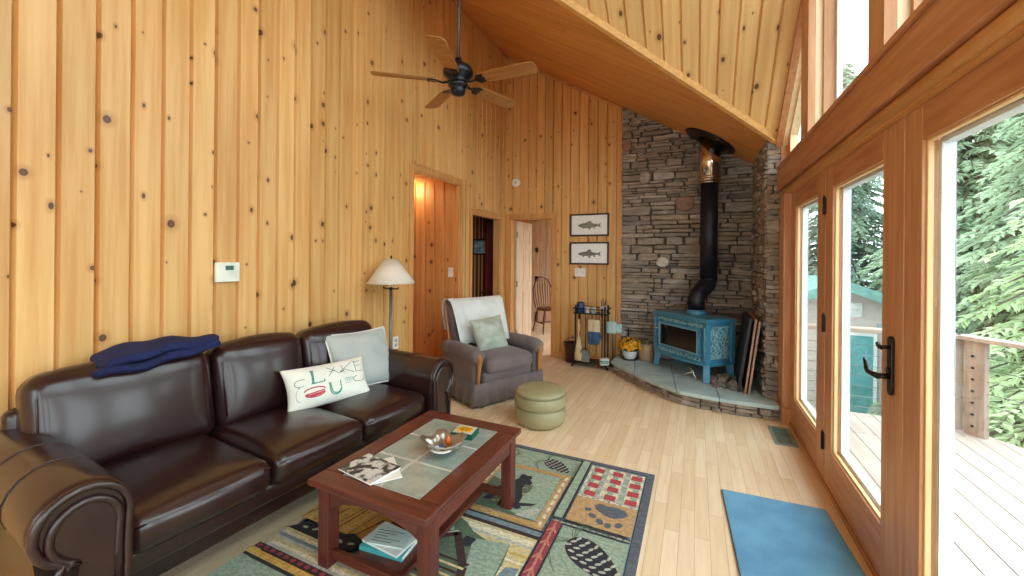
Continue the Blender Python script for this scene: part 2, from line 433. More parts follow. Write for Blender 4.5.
def glazed_door(n, y0, y1, stile0, stile1, hinged=None, handle=False):
    d = struct(bpy.data.objects.new('door_%d' % n, None)); COL.objects.link(d); d.location = (XR, y0, .035)
    M = T(-XR, -y0, -.035)
    ga, gb, gz0, gz1 = y0 + stile0, y1 - stile1, .265, 1.855
    m = MB()
    x0, x1 = XR, XR + .05
    m.box(x0, x1, y0, ga, .035, 1.985, 0, M); m.box(x0, x1, gb, y1, .035, 1.985, 0, M)
    m.build('door_stile', M_FIR_Z, d, bevel=.004)
    m = MB(); m.box(x0, x1, ga, gb, .035, gz0, 0, M); m.box(x0, x1, ga, gb, gz1, 1.985, 0, M)
    m.build('door_rail', M_FIR_Y, d, bevel=.004)
    m = MB()
    w = .010                                                                 # pale glazing bead, stepping in
    for (xa, xb, ww) in ((x0 + .012, x0 + .03, w),):
        m.box(xa, xb, ga, ga + ww, gz0, gz1, 0, M); m.box(xa, xb, gb - ww, gb, gz0, gz1, 0, M)
        m.box(xa, xb, ga, gb, gz0, gz0 + ww, 0, M); m.box(xa, xb, ga, gb, gz1 - ww, gz1, 0, M)
    m.build('glazing_bead', wood('glazing_bead_wood', S(236, 204, 150), S(222, 184, 126), 2), d, bevel=.003)
    m = MB(); frame_rect(m, ga + .002, gb - .002, gz0 + .002, gz1 - .002, .018, x0 + .044, x0 + .084)
    for i in range(len(m.v)): m.v[i] = M @ m.v[i]
    m.build('outer_frame', plain('white_cladding', S(226, 232, 236), .4), d, bevel=.003)
    MB().box(x0 + .034, x0 + .040, ga + .012, gb - .012, gz0 + .012, gz1 - .012, 0, M).build('glass_pane', M_GLASS, d)
    if hinged is not None:
        for z in (.28, 1.02, 1.76):
            h = MB(); h.box(x0 - .006, x0 + .002, hinged - .018, hinged + .018, z - .05, z + .05, 0, M)
            h.tube([(x0 - .008, hinged, z - .055), (x0 - .008, hinged, z + .055)], .008, 10, 0, M)
            h.tube([(x0 - .008, hinged, z + .055), (x0 - .008, hinged, z + .068)], [.005, .002], 8, 0, M)
            h.build('hinge', M_BRONZE, d, bevel=.001)
    if handle:
        yh, z = y0 + .085, .985
        hd = MB()
        pl = [(.022 * cos(a) , .10 + .022 * sin(a)) for a in [pi * k / 8 for k in range(9)]] + [(-.022, -.10)] + [(.022 * cos(a), -.10 + .022 * sin(a)) for a in [pi + pi * k / 8 for k in range(1, 9)]]
        P = M @ T(x0, yh, z) @ Matrix(((0, 0, 1, 0), (1, 0, 0, 0), (0, 1, 0, 0), (0, 0, 0, 1)))
        hd.prism(pl, -.012, 0, 0, P)
        hb = hd.build('handle_plate', M_BRONZE, d, bevel=.003)
        lv = MB()
        lv.tube([(x0 - .01, yh, z - .045), (x0 - .05, yh, z - .045)], .012, 12, 0, M)
        lv.tube([(x0 - .05, yh - .008, z - .045), (x0 - .053, yh + .04, z - .047), (x0 - .055, yh + .07, z - .047), (x0 - .055, yh + .092, z - .036), (x0 - .053, yh + .112, z - .014), (x0 - .05, yh + .135, z - .006)],
                [.013, .011, .012, .011, .009, .007], 10, 0, M)
        lv.build('lever', M_BRONZE, d)
        tt = MB()
        tt.tube([(x0 - .01, yh, z + .075), (x0 - .04, yh, z + .075)], .008, 10, 0, M)
        tt.tube([(x0 - .04, yh - .012, z + .07), (x0 - .042, yh + .005, z + .075), (x0 - .04, yh + .03, z + .085)], [.006, .009, .007], 8, 0, M)
        tt.build('thumb_turn', M_BRONZE, d)
        kb = MB().tube([(x0 - .012, yh, z - .02), (x0 - .018, yh, z - .02)], .014, 14, 0, M)
        kb.build('key_cylinder', M_BRONZE, d)
    return d
glazed_door(1, 3.122, 4.13, .178, .165)
glazed_door(2, 2.068, 3.114, .195, .14, hinged=3.118, handle=True)
glazed_door(3, 1.02, 2.060, .14, .13)
glazed_door(4, -.03, 1.012, .13, .14)
glazed_door(5, -1.08, -.038, .14, .13)
glazed_door(6, -2.58, -1.10, .14, .13)

# gable windows above the beam
M_LITJAMB = wood('lit_jamb_wood', S(238, 216, 180), S(226, 198, 156), 2)  # window reveals made paler than the fir: daylight put into the colour
POSTS = [(3.225, 3.42), (2.035, 2.196), (.85, 1.01), (-.34, -.18), (-1.53, -1.37)]
for i, (a, b) in enumerate(POSTS):
    zt = min(z_ye(a), z_ye(b)) - .0
    struct(MB().box(X0, .70, a, b, 2.25, zt).box(.70, .80, a + .002, b - .002, 2.25, zt, 1).build('trim_%d' % (12 + i), [M_FIR_Z, M_LITJAMB]))
# rake boards under the main ceiling
def slope_box(name, y0, y1, zf0, zf1, x0, x1, drop, mat):
    m = MB(); xm = x0 + .05
    for (xa, xb, k) in ((x0, xm, 0), (xm, x1, 1)):
        vs = [(xa, y0, zf0 - drop), (xb, y0, zf0 - drop), (xb, y0, zf0), (xa, y0, zf0), (xa, y1, zf1 - drop), (xb, y1, zf1 - drop), (xb, y1, zf1), (xa, y1, zf1)]
        m.add(vs, [(0, 1, 2, 3), (5, 4, 7, 6), (0, 4, 5, 1), (3, 2, 6, 7), (0, 3, 7, 4), (1, 5, 6, 2)], k)
    return struct(m.build(name, [mat, M_LITJAMB]))
slope_box('trim_17', RIDGE, 4.40, z_ye(RIDGE) - .01, z_ye(4.40) - .01, X0 - .01, .80, .06, M_FIR_Y)
slope_box('trim_18', YF, RIDGE, z_ye(YF) - .01, z_ye(RIDGE) - .01, X0 - .01, .80, .06, M_FIR_Y)
# windows: frame following the bay, glass set back
bays = [(3.42, 4.24)] + [(POSTS[i + 1][1], POSTS[i][0]) for i in range(4)] + [(YF + .05, POSTS[4][0])]
for i, (a, b) in enumerate(bays):
    w = struct(bpy.data.objects.new('window_%d' % (i + 1), None)); COL.objects.link(w); w.location = (.74, a, 2.25)
    M = T(-.74, -a, -2.25)
    def zt(y): return z_ye(y) - .072
    m = MB()
    ys = [a, b] if not (a < RIDGE < b) else [a, RIDGE, b]
    top = [(y, zt(y)) for y in ys]
    fw = .02
    def bar(p, q, wv, x0=.74, x1=.80):          # p,q = (y,z); bar of vertical width wv hanging below p-q
        vs = [(x0, p[0], p[1] - wv), (x1, p[0], p[1] - wv), (x1, p[0], p[1]), (x0, p[0], p[1]), (x0, q[0], q[1] - wv), (x1, q[0], q[1] - wv), (x1, q[0], q[1]), (x0, q[0], q[1])]
        m.add(vs, [(0, 1, 2, 3), (5, 4, 7, 6), (0, 4, 5, 1), (3, 2, 6, 7), (0, 3, 7, 4), (1, 5, 6, 2)], 0, False, M)
    for p, q in zip(top, top[1:]): bar(p, q, fw * 1.4)
    if zt(a) - fw > 2.26: m.box(.74, .80, a, a + fw, 2.25, zt(a) - fw, 0, M)
    if zt(b) - fw > 2.30: m.box(.74, .80, b - fw, b, 2.25, zt(b) - fw, 0, M)
    m.box(.74, .80, a + fw, b - fw, 2.25, 2.25 + fw, 0, M)
    m.build('window_frame', M_LITJAMB if i == 0 else M_FIR_Z, w)
    # white outer cladding strips
    m = MB()
    if zt(b) > 2.7:
        for c in (a + .03, b - .03): m.box(.80, .83, c - .02, c + .02, 2.26, zt(c) - .1, 0, M)
        m.build('outer_frame', plain('white_cladding_high', S(226, 232, 236), .4), w)
    vs = [(.77, a, 2.25), (.77, b, 2.25)] + [(.77, y, z) for y, z in reversed(top)]
    vs2 = [(x + .006, y, z) for x, y, z in vs]
    n = len(vs)
    g = MB().add(vs + vs2, [tuple(range(n))[::-1], tuple(range(n, 2 * n))] + [(j, (j + 1) % n, n + (j + 1) % n, n + j) for j in range(n)], 0, False, M)
    g.build('glass_pane', M_GLASS, w)
# closing piece of the right wall past the last window and behind the stone return
struct(MB().box(.74, .80, 4.24, YB + .1, 0, z_or(.62)).build('wall_right', M_PINE_O))
struct(MB().box(.69, .80, 4.335, 4.42, 2.0, z_ye(4.40)).build('trim_19', M_FIR_Z, bevel=.004))
# roof overhang outside (its soffit shows at the top of the high panes)
M_SOFF = wood('soffit_boards', S(226, 196, 140), S(204, 168, 110), 1)
def roof_piece(y0, y1):
    vs = [(.80, y0, z_ye(y0)), (1.15, y0, z_ye(y0)), (1.15, y0, z_ye(y0) + .15), (.80, y0, z_ye(y0) + .15), (.80, y1, z_ye(y1)), (1.15, y1, z_ye(y1)), (1.15, y1, z_ye(y1) + .15), (.80, y1, z_ye(y1) + .15)]
    return MB().add(vs, [(0, 1, 2, 3), (5, 4, 7, 6), (0, 4, 5, 1), (3, 2, 6, 7), (0, 3, 7, 4), (1, 5, 6, 2)])

# ---- casings of the openings
def casing(n, mk, u0, u1, zt, w=.06, th=.016, dep=.10):
    """mk(u,d,z): wall coordinate, distance into the room, height"""
    m = MB()
    def bx(ua, ub, da, db, za, zb):
        a, b = Vector(mk(ua, da, za)), Vector(mk(ub, db, zb))
        m.box(min(a.x, b.x), max(a.x, b.x), min(a.y, b.y), max(a.y, b.y), za, zb)
    bx(u0 - w, u0, 0, th, 0, zt + w); bx(u1, u1 + w, 0, th, 0, zt + w); bx(u0, u1, 0, th, zt, zt + w)
    bx(u0 - .002, u0 + .02, -dep, .004, 0, zt); bx(u1 - .02, u1 + .002, -dep, .004, 0, zt); bx(u0 + .02, u1 - .02, -dep, .004, zt - .02, zt + .002)
    return struct(m.build('trim_%d' % n, M_TRIM_Z, bevel=.003))
casing(20, lambda u, d, z: (XL + d, u, z), D1[0], D1[1], D1[3], dep=.012)
casing(21, lambda u, d, z: (XL + d, u, z), D2[0], D2[1], D2[3])
casing(22, lambda u, d, z: (u, YB - d, z), D3[0], D3[1], D3[3], dep=.12)
# low baseboard along the back wall
struct(MB().box(D3[1] + .06, -.945, YB - .014, YB, 0, .075).build('baseboard_back', M_TRIM_X, bevel=.003))
struct(MB().box(XL, XL + .014, YF, D1[0] - .06, 0, .09).build('baseboard_left', M_TRIM_Y, bevel=.003))

# ---- the hall behind the first opening
plank_wall('wall_hall', lambda u, v: (u, 4.158, v), (0, -1, 0), -5.2, XL, .15, -2.7, 0, 2.36, M_PINE_H, seed=21)
plank_wall('wall_hall_side', lambda u, v: (u, 3.1, v), (0, 1, 0), -5.2, XL, .15, -2.7, 0, 2.36, M_PINE_H, seed=22)
plank_wall('wall_hall_end', lambda u, v: (-5.2, u, v), (1, 0, 0), 3.1, 4.28, .15, 3.1, 0, 2.36, M_PINE_H, seed=23)
plank_wall('ceiling_hall', lambda u, v: (v, u, 2.36), (0, 0, -1), 3.1, 4.28, .15, 3.1, -5.2, XL, M_PINE_H, seed=24)
M_REDTRIM = wood('red_stained_trim', S(176, 74, 36), S(140, 52, 26), 0)
struct(MB().box(-5.2, XL - .015, 4.14, 4.158, 0, .17).build('baseboard_hall', M_REDTRIM, bevel=.003))
# ---- the dim room behind the second opening
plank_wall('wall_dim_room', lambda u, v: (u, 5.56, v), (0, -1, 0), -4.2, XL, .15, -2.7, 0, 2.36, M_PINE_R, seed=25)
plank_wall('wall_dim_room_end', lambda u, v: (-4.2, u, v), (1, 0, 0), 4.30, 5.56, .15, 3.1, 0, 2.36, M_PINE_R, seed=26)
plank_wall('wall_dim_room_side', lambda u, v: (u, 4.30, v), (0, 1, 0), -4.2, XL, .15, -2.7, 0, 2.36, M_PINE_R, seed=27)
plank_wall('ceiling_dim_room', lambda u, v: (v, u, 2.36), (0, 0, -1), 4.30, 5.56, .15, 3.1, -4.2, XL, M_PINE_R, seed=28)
# ---- the bedroom behind the back wall, lit by a window of its own
plank_wall('wall_bedroom_far', lambda u, v: (u, 8.3, v), (0, -1, 0), -4.2, -.95, .13, -2.7, 0, 2.4, M_PINE, seed=31)
plank_wall('wall_bedroom_left', lambda u, v: (-4.2, u, v), (1, 0, 0), 5.565, 8.3, .13, 3.1, 0, 2.4, M_PINE, seed=32)
plank_wall('wall_bedroom_right', lambda u, v: (-.95, u, v), (-1, 0, 0), 5.5, 8.3, .13, 3.1, 0, 2.4, M_PINE, [(5.9, 8.1, .4, 2.3)], seed=33)
plank_wall('wall_bedroom_near', lambda u, v: (u, 5.565, v), (0, 1, 0), -4.2, XL - .001, .13, -2.7, 0, 2.4, M_PINE, seed=35)
plank_wall('ceiling_bedroom', lambda u, v: (v, u, 2.4), (0, 0, -1), YB, 8.3, .13, 3.1, -4.2, -.95, M_PINE_C, seed=34)
# ================================================================== SOFA
M_LEA = None
def leather(name, c1, c2, rough=.3, bstr=.12, coat=.25):
    t = NT(name)
    v = t.n('ShaderNodeTexVoronoi'); t.set(v.inputs['Vector'], t.obj()); v.inputs['Scale'].default_value = 190
    n = t.noise(t.obj(), 5, 4, .6)
    h = t.noise(t.obj(), 22, 2)
    c = t.mix(t.ramp(n, .3, .7), c1, c2)
    return t.bsdf(c, rough, 0, coat=coat)
M_LEA = leather('brown_leather', S(38, 19, 19), S(45, 22, 21), .30, .04, .35)
M_SEAM = plain('leather_piping', S(44, 22, 22), .35, coat=.2)
M_DKWOOD = wood('dark_wood_foot', S(50, 26, 16), S(34, 18, 12), 2)

SOFA_A = radians(90 - 4)
sofa = thing('sofa', 'long three-seat brown leather sofa with rolled arms against the board wall', 'sofa', (-1.745, 1.485, 0), SOFA_A)
# local frame: x along the seat (towards the hearth), y towards the wall, z up
HL = .785
m = MB()
m.rbox(2 * HL + .1, .70, .19, .03, 4, M=T(0, .47, .235))
m.build('base', M_LEA, sofa)
m = MB()
m.rbox(2 * HL, .08, .10, .03, 6, puff=(0, .006, 0), M=T(0, .075, .305))
m.build('front_rail', M_LEA, sofa)
for i, (a, b) in enumerate(((-HL, -.265), (-.265, .258), (.258, HL))):
    m = MB()
    def crown(p, q, w=b - a):
        return p
    m.rbox(b - a - .006, .68, .15, .055, 8, puff=(0, .012, .03), M=T((a + b) / 2, .325, .408))
    c = m.build('seat_cushion', M_LEA, sofa)
    s_ = MB()
    w = (b - a) / 2 - .02
    s_.tube([((a + b) / 2 - w, -.008, .448), ((a + b) / 2, -.014, .450), ((a + b) / 2 + w, -.008, .448)], .0045, 8)
    s_.build('piping', M_SEAM, c)
for i, (a, b) in enumerate(((-.90, -.225), (-.225, .30), (.30, .90))):
    m = MB()
    def sag(p, q):
        p.z += .012 * cos(q[0] * 2.0)
        return p
    M = T((a + b) / 2, .685, .675) @ R(-11, 'X')
    m.rbox(b - a - .004, .19, .47, .07, 8, puff=(.0, .035, .010), M=M, fn=sag)
    c = m.build('back_cushion', M_LEA, sofa)
    s_ = MB(); w = (b - a) / 2 - .035
    L = [(-w, -.088, -.16), (-w, -.088, .13), (-w + .025, -.083, .185), (0, -.078, .212), (w - .025, -.083, .185), (w, -.088, .13), (w, -.088, -.16)]
    s_.tube([M @ Vector(p) for p in L], .005, 8); s_.build('piping', M_SEAM, c)
m = MB(); m.rbox(1.86, .09, .62, .04, 6, M=T(0, .765, .46) @ R(-3, 'X')); m.build('back_frame', M_LEA, sofa)
# rolled arms: a scroll profile swept from front to back
def scroll(sx):
    # profile in (x outward, z); inner face at 0
    P = [(0, .12), (0, .30), (0, .46), (-.004, .56)]
    cx, cz, r = .115, .575, .122
    for k in range(0, 15):
        a = radians(178 - k * 18.5); P.append((cx + r * cos(a), cz + r * sin(a)))
    P += [(.165, .468), (.178, .44), (.182, .30), (.182, .12)]
    return [(sx * (HL + x), z) for x, z in P]
for sx in (-1, 1):
    P = scroll(sx); n = len(P); m = MB()
    ys = [(-.055, .93), (-.045, .985), (-.025, 1.0), (.2, 1.0), (.5, 1.0), (.79, 1.0), (.81, .97)]
    cxm, czm = sx * (HL + .1), .45
    rings = [[(cxm + (x - cxm) * f, y, czm + (z - czm) * f) for x, z in P] for y, f in ys]
    vs = [p for r_ in rings for p in r_]; fs = []
    for i in range(len(ys) - 1):
        for k in range(n):
            l = (k + 1) % n; fs.append((i * n + k, i * n + l, (i + 1) * n + l, (i + 1) * n + k))
    m.add(vs, fs, 0, True); m.poly(rings[0]); m.poly(rings[-1])
    arm = m.build('arm', M_LEA, sofa)
    # scroll roll on the front: thick welt following the outline, panel inside
    w = MB(); w.tube([(x, -.058, z) for x, z in [(P[0][0] + sx * .012, .13)] + [(cxm + (x - cxm) * .9, czm + (z - czm) * .93) for x, z in P[1:-1]] + [(P[-1][0] - sx * .015, .13)]], .0135, 8)
    w.build('piping', M_LEA, arm)
    pz = [(cxm + (x - cxm) * .66, (czm + (z - czm) * .76)) for x, z in P]
    w = MB(); w.tube([(x, -.06, z) for x, z in pz[1:-2]], .012, 8)
    w.poly([(x, -.062, z) for x, z in pz]); w.build('arm_panel', M_LEA, arm)
    # stitched seam across the roll
    for yy in (.22, .44): MB().tube([(x * 1.0 + sx * .001, yy, z + .001) for x, z in P[3:19]], .0028, 6).build('seam', M_SEAM, arm)
for sx in (-1, 1):
    for y in (.02, .78):
        MB().lathe([(.022, 0), (.03, .05), (.034, .13)], 12, 0, T(sx * (HL + .07), y, 0)).build('foot', M_DKWOOD, sofa)

# ================================================================== cushions (a pillow surface that marks can be laid on)
def pillow_fn(w, h, t, sag=0.0, seed=0):
    def f(u, v, side=1):
        pin = .10
        x = w / 2 * u * (1 - pin * (1 - v * v) ** 1.0 * abs(u) ** 2 * .8)
        y = h / 2 * v * (1 - pin * (1 - u * u) ** 1.0 * abs(v) ** 2 * .8)
        b = max(0, (1 - abs(u) ** 2.6)) ** .62 * max(0, (1 - abs(v) ** 2.6)) ** .62
        wr = .006 * sin(5 * u + 3 * v + seed) * sin(4 * v - 2 * u + seed * 2) * min(1, b * 3) + .004 * sin(11 * u * v + 6 * u + seed) * min(1, b * 3)
        return Vector((x, y, side * (t / 2 * b + wr * b + .001)))
    return f
def pillow(name, label, cat, f, mat, M, piping=None, n=26, group=None):
    o = thing(name, label, cat, (0, 0, 0), group=group); o.matrix_world = M
    m = MB()
    def ease(i): 
        a = -1 + 2 * i / n
        return sin(a * pi / 2) * .5 + a * .5
    for sd in (1, -1):
        vs = [f(ease(i), ease(j), sd) if 0 < i < n and 0 < j < n else f(ease(i), ease(j), 0) for j in range(n + 1) for i in range(n + 1)]
        fs = [(j * (n + 1) + i, j * (n + 1) + i + 1, (j + 1) * (n + 1) + i + 1, (j + 1) * (n + 1) + i) for j in range(n) for i in range(n)]
        m.add(vs, fs, 0, True)
    m.build('cover', mat, o)
    if piping:
        L = [f(ease(i), -1, 0) for i in range(n)] + [f(1, ease(i), 0) for i in range(n)] + [f(ease(n - i), 1, 0) for i in range(n)] + [f(-1, ease(n - i), 0) for i in range(n)]
        MB().tube(L, .006, 8, closed=True).build('piping', piping, o)
    return o
def frame_M(c, xdir, ydir):
    x = Vector(xdir).normalized(); y = Vector(ydir); y = (y - x * y.dot(x)).normalized(); z = x.cross(y)
    M = Matrix((x, y, z)).transposed().to_4x4(); M.translation = Vector(c); return M
def fabric(name, c, var=.06, scale=160, rough=.85, bstr=.25):
    t = NT(name)
    n1 = t.noise(t.obj(), scale, 2); n2 = t.noise(t.obj(), 5, 3)
    col = t.mix(t.ramp(n2, .3, .7), tuple(x * (1 - var) for x in c[:3]) + (1,), tuple(min(1, x * (1 + var)) for x in c[:3]) + (1,))
    return t.bsdf(col, rough, 0, bump=n1, bstr=bstr, bdist=.002, sheen=.2)
M_GREYC = fabric('pale_grey_cotton', S(168, 174, 170)); M_GREYP = fabric('light_piping', S(214, 216, 210))
f1 = pillow_fn(.47, .42, .15, seed=1.3)
pillow('throw_pillow', 'square plain grey cushion with light piping at the far end of the sofa', 'cushion', f1, M_GREYC,
       frame_M((-2.185, 2.165, .680), (.12, .44, 0), (-.19, .03, .37)), M_GREYP)
M_LIN = fabric('cream_linen', S(224, 224, 212))
f2 = pillow_fn(.53, .27, .13, seed=.4)
lake = pillow('lumbar_pillow', 'small oblong cream cushion printed with LAKE US lettering on the sofa', 'cushion', f2, M_LIN,
              frame_M((-2.13, 1.83, .605), (.15, .48, .0), (-.115, .05, .22)))
def inkmat(n, c): return plain(n, c, .8)
I_T, I_D, I_R, I_L = inkmat('teal_ink', S(70, 150, 130)), inkmat('dark_ink', S(70, 74, 70)), inkmat('red_ink', S(196, 60, 78)), inkmat('pale_teal_ink', S(140, 190, 176))
def strokes(name, mat, lines, wd, parent, f=f2):
    m = MB()
    for L in lines:
        q = []
        for a, b in zip(L, L[1:]):
            k = max(1, int(math.hypot(b[0] - a[0], b[1] - a[1]) / .05))
            q += [(a[0] + (b[0] - a[0]) * i / k, a[1] + (b[1] - a[1]) * i / k) for i in range(k)]
        q.append(L[-1])
        m.tube([f(u, v, 1) + Vector((0, 0, .0008)) for u, v in q], wd, 6, flat=.35)
    return m.build(name, mat, parent)
def arc(cx, cy, rx, ry, a0, a1, n=14): return [(cx + rx * cos(radians(a0 + (a1 - a0) * i / n)), cy + ry * sin(radians(a0 + (a1 - a0) * i / n))) for i in range(n + 1)]
strokes('printed_lettering', I_T, [[(-.43, .62), (-.43, .02)], [(-.40, .62), (-.40, .02)], [(-.46, .62), (-.37, .62)], [(-.46, .04), (-.16, .04)], [(-.16, .04), (-.16, .14)],
        [(-.08, -.08), (-.08, -.44)] + arc(.05, -.46, .13, .22, 180, 360, 10) + [(.18, -.08)], [(-.05, -.10), (-.05, -.44)] + arc(.06, -.46, .10, .16, 180, 360, 8), [(.22, .30), (.30, .34), (.26, .28), (.21, .30)]], .0034, lake)
strokes('printed_drawing', I_D, [[(-.06, .66), (.20, .20)], [(.12, .62), (-.06, .20)], [(-.03, .40), (.10, .40)], [(.30, .66), (.32, .22)], [(.32, .40), (.58, .74)], [(.34, .42), (.60, .18)],
        [(.66, .70), (.66, .16)], [(.66, .70), (.84, .74)], [(.66, .46), (.80, .52)], [(.66, .20), (.84, .20)], [(.62, .80), (.66, .70), (.70, .80)],
        arc(.70, -.16, .18, .14, 100, 400), [(-.60, .30)] + arc(-.70, .16, .14, .16, 60, 300), [(-.78, .0)] + arc(-.74, -.35, .1, .3, 90, 270)], .0016, lake)
m = MB()
lip = arc(-.42, -.36, .26, .17, 0, 180, 14) + arc(-.42, -.36, .26, .26, 180, 360, 14)[1:-1]
m.poly([f2(u, v, 1) + Vector((0, 0, .0035)) for u, v in [( -.42 + (a + .42) * 1.0, b) for a, b in lip]])
strokes('printed_fish', I_R, [arc(-.42, -.36, .22, .12, 200, 340), arc(-.42, -.40, .22, .16, 190, 350), [(-.64, -.40), (-.2, -.34)], [(-.6, -.46), (-.24, -.42)], [(-.55, -.52), (-.3, -.48)], arc(-.42, -.30, .24, .16, 10, 170)], .0036, lake)
strokes('printed_small_text', I_L, [[(.30, -.06), (.52, -.04)], [(.30, -.16), (.56, -.14)], [(.28, -.28), (.46, -.26)]] + [[(.30 + .05 * i, -.02), (.31 + .05 * i, -.20)] for i in range(5)], .0016, lake)
# ================================================================== navy blanket folded on the sofa back
M_NAVY = plain('navy_fleece', S(16, 26, 72), .9, var=.25, scale=14)
bl = thing('folded_blanket', 'navy blue folded blanket lying along the top of the sofa back', 'blanket', (-2.455, 1.08, .89), radians(86))
for k, (wx, wy, hz, z, dx, dy, rr) in enumerate(((.49, .20, .040, .022, 0, 0, 0), (.46, .19, .042, .055, .01, .004, .05))):
    mm = MB()
    def wob(p, q, k=k):
        p.z += .010 * sin(11 * p.x + 2 * k) + .010 * sin(19 * p.y + 7 * p.x + k) + .007 * sin(31 * p.x - 12 * p.y) + .05 * p.x
        p.y += .012 * sin(7 * p.x + k)
        return p
    mm.rbox(wx, wy, hz, .016, 12, puff=(.01, .01, .004), M=T(dx, dy, z) @ Matrix.Rotation(rr, 4, 'Z'), fn=wob)
    mm.build('folded_layer', M_NAVY, bl)

# ================================================================== COFFEE TABLE
M_CH = wood('cherry_wood_x', S(104, 50, 38), S(78, 34, 28), 0, .32, coat=.2); M_CHY = wood('cherry_wood_y', S(104, 50, 38), S(78, 34, 28), 1, .32, coat=.2)
M_CHZ = wood('cherry_wood_z', S(102, 48, 38), S(76, 32, 28), 2, .35, coat=.1)
TX0, TX1, TY0, TY1, TZ = -1.525, -.895, 1.205, 2.085, .45
tcx, tcy = (TX0 + TX1) / 2, (TY0 + TY1) / 2
table = thing('coffee_table', 'cherry wood coffee table with inset slate tiles standing on the patterned rug', 'coffee table', (tcx, tcy, 0))
hx, hy = (TX1 - TX0) / 2, (TY1 - TY0) / 2
ix, iy = .212, .345
m = MB()
m.box(-hx, hx, -hy, -iy, TZ - .028, TZ); m.box(-hx, hx, iy, hy, TZ - .028, TZ)
m.box(-hx, -ix, -iy, iy, TZ - .028, TZ, 1); m.box(ix, hx, -iy, iy, TZ - .028, TZ, 1)
m.box(-ix, ix, -iy, iy, TZ - .028, TZ - .010, 1)
m.build('tabletop', [M_CH, M_CHY], table, bevel=.005, weld=False)
def slate():
    t = NT('slate_tile'); n = t.noise(t.obj(), 9, 5, .6); n2 = t.noise(t.obj(), 50, 3)
    c = t.mix(t.ramp(n, .3, .7), S(134, 150, 142), S(160, 174, 164))
    return t.bsdf(c, .24, 0, bump=n2, bstr=.06, coat=.3)
M_SLATE = slate(); M_GROUT = plain('pale_grout', S(196, 196, 184), .8)
m = MB(); m.box(-ix + .002, ix - .002, -iy + .002, iy - .002, TZ - .010, TZ - .0035)
grout = m.build('grout_bed', M_GROUT, table)
for a, b in ((-ix, -.004), (.004, ix)):
    for c, d in ((-iy, -iy / 3 - .003), (-iy / 3 + .003, iy / 3 - .003), (iy / 3 + .003, iy)):
        MB().box(a + .006, b - .003, c + .006, d - .003, TZ - .004, TZ - .001).build('slate_tile', M_SLATE, table, bevel=.0015)
lx, ly = hx - .045, hy - .075
for sx in (-1, 1):
    for sy in (-1, 1):
        MB().box(sx * lx - .031, sx * lx + .031, sy * ly - .031, sy * ly + .031, .0, TZ - .028).build('leg', M_CHZ, table, bevel=.004)
# aprons: the short ones with an arched lower edge
for sy in (-1, 1):
    P = [(-lx + .031, TZ - .028), (-lx + .031, .315)]
    P += [(-lx + .031 + (2 * lx - .062) * k / 14, .315 + .055 * sin(pi * k / 14) ** .7) for k in range(1, 14)]
    P += [(lx - .031, .315), (lx - .031, TZ - .028)]
    MB().prism(P, -.011, .011, 0, T(0, sy * (ly + .012), 0) @ R(90, 'X')).build('apron', M_CH, table, bevel=.002)
    MB().box(-lx + .031, lx - .031, sy * ly - .012, sy * ly + .012, .085, .125).build('stretcher', M_CH, table, bevel=.003)
for sx in (-1, 1):
    MB().box(sx * (lx + .012) - .011, sx * (lx + .012) + .011, -ly + .031, ly - .031, .345, TZ - .028).build('apron', M_CHY, table, bevel=.002)
m = MB()
for k in range(1):
    m.box(-.135, .135, -ly + .012, ly - .012, .098, .118)
m.build('shelf', M_CHY, table, bevel=.003)

# things on the table
def bwprint():
    t = NT('black_white_cover'); v = t.obj((1, 1, 1))
    n = t.noise(v, 26, 4, .6); n2 = t.noise(v, 70, 2)
    f = t.math('ADD', t.ramp(n, .44, .56), t.math('MULTIPLY', t.math('SUBTRACT', n2, .5), .5))
    return t.bsdf(t.mix(f, S(40, 40, 42), S(206, 206, 200)), .35)
M_PAPER = plain('white_paper', S(228, 228, 220), .7, var=.04)
mg = thing('magazine', 'magazine with a black and white photo cover near the corner of the coffee table', 'magazine', (-1.335, 1.375, TZ), radians(-8))
MB().rbox(.225, .165, .008, .003, 2, M=T(0, 0, .0045)).build('pages', M_PAPER, mg)
MB().box(-.112, .112, -.082, .082, .0083, .0096).build('cover', bwprint(), mg)
mg2 = thing('magazine', 'thin white booklet sticking out beneath the black and white magazine', 'magazine', (-1.285, 1.40, TZ - .0005), radians(-38))
MB().rbox(.20, .14, .004, .0015, 2, M=T(0, 0, .0012)).build('pages', M_PAPER, mg2)
mg.location.z += .0035
# leaf-shaped dish
M_PEW = plain('pewter', S(176, 172, 164), .28, .85)
dish = thing('leaf_dish', 'silver leaf-shaped metal dish with pointed edges on the slate tiles', 'dish', (-1.135, 1.665, TZ), radians(20))
m = MB(); n = 60; rings = 6; vs = []; fs = []
for j in range(rings + 1):
    q = j / rings
    for k in range(n):
        a = 2 * pi * k / n
        rim = .098 * (1 + .30 * abs(sin(2.5 * a)) ** 1.5 - .10 * abs(sin(7.5 * a)))
        r_ = rim * q
        z = .006 + .045 * q ** 2.4 + .022 * q ** 4 * abs(sin(2.5 * a)) ** 2
        vs.append((r_ * cos(a), r_ * sin(a) * .82, z))
for j in range(rings):
    for k in range(n):
        l = (k + 1) % n; fs.append((j * n + k, j * n + l, (j + 1) * n + l, (j + 1) * n + k))
m.add(vs, fs, 0, True)
o = m.build('bowl', M_PEW, dish); sm = o.modifiers.new('thick', 'SOLIDIFY'); sm.thickness = .003
mm = MB()
for k in range(5):
    a = 2 * pi * (k + .5) / 5 ; mm.tube([(0, 0, .0095), (.05 * cos(a), .05 * sin(a) * .82, .014), (.11 * cos(a), .11 * sin(a) * .82, .052)], [.0025, .002, .0012], 6)
mm.build('leaf_vein', M_PEW, dish)
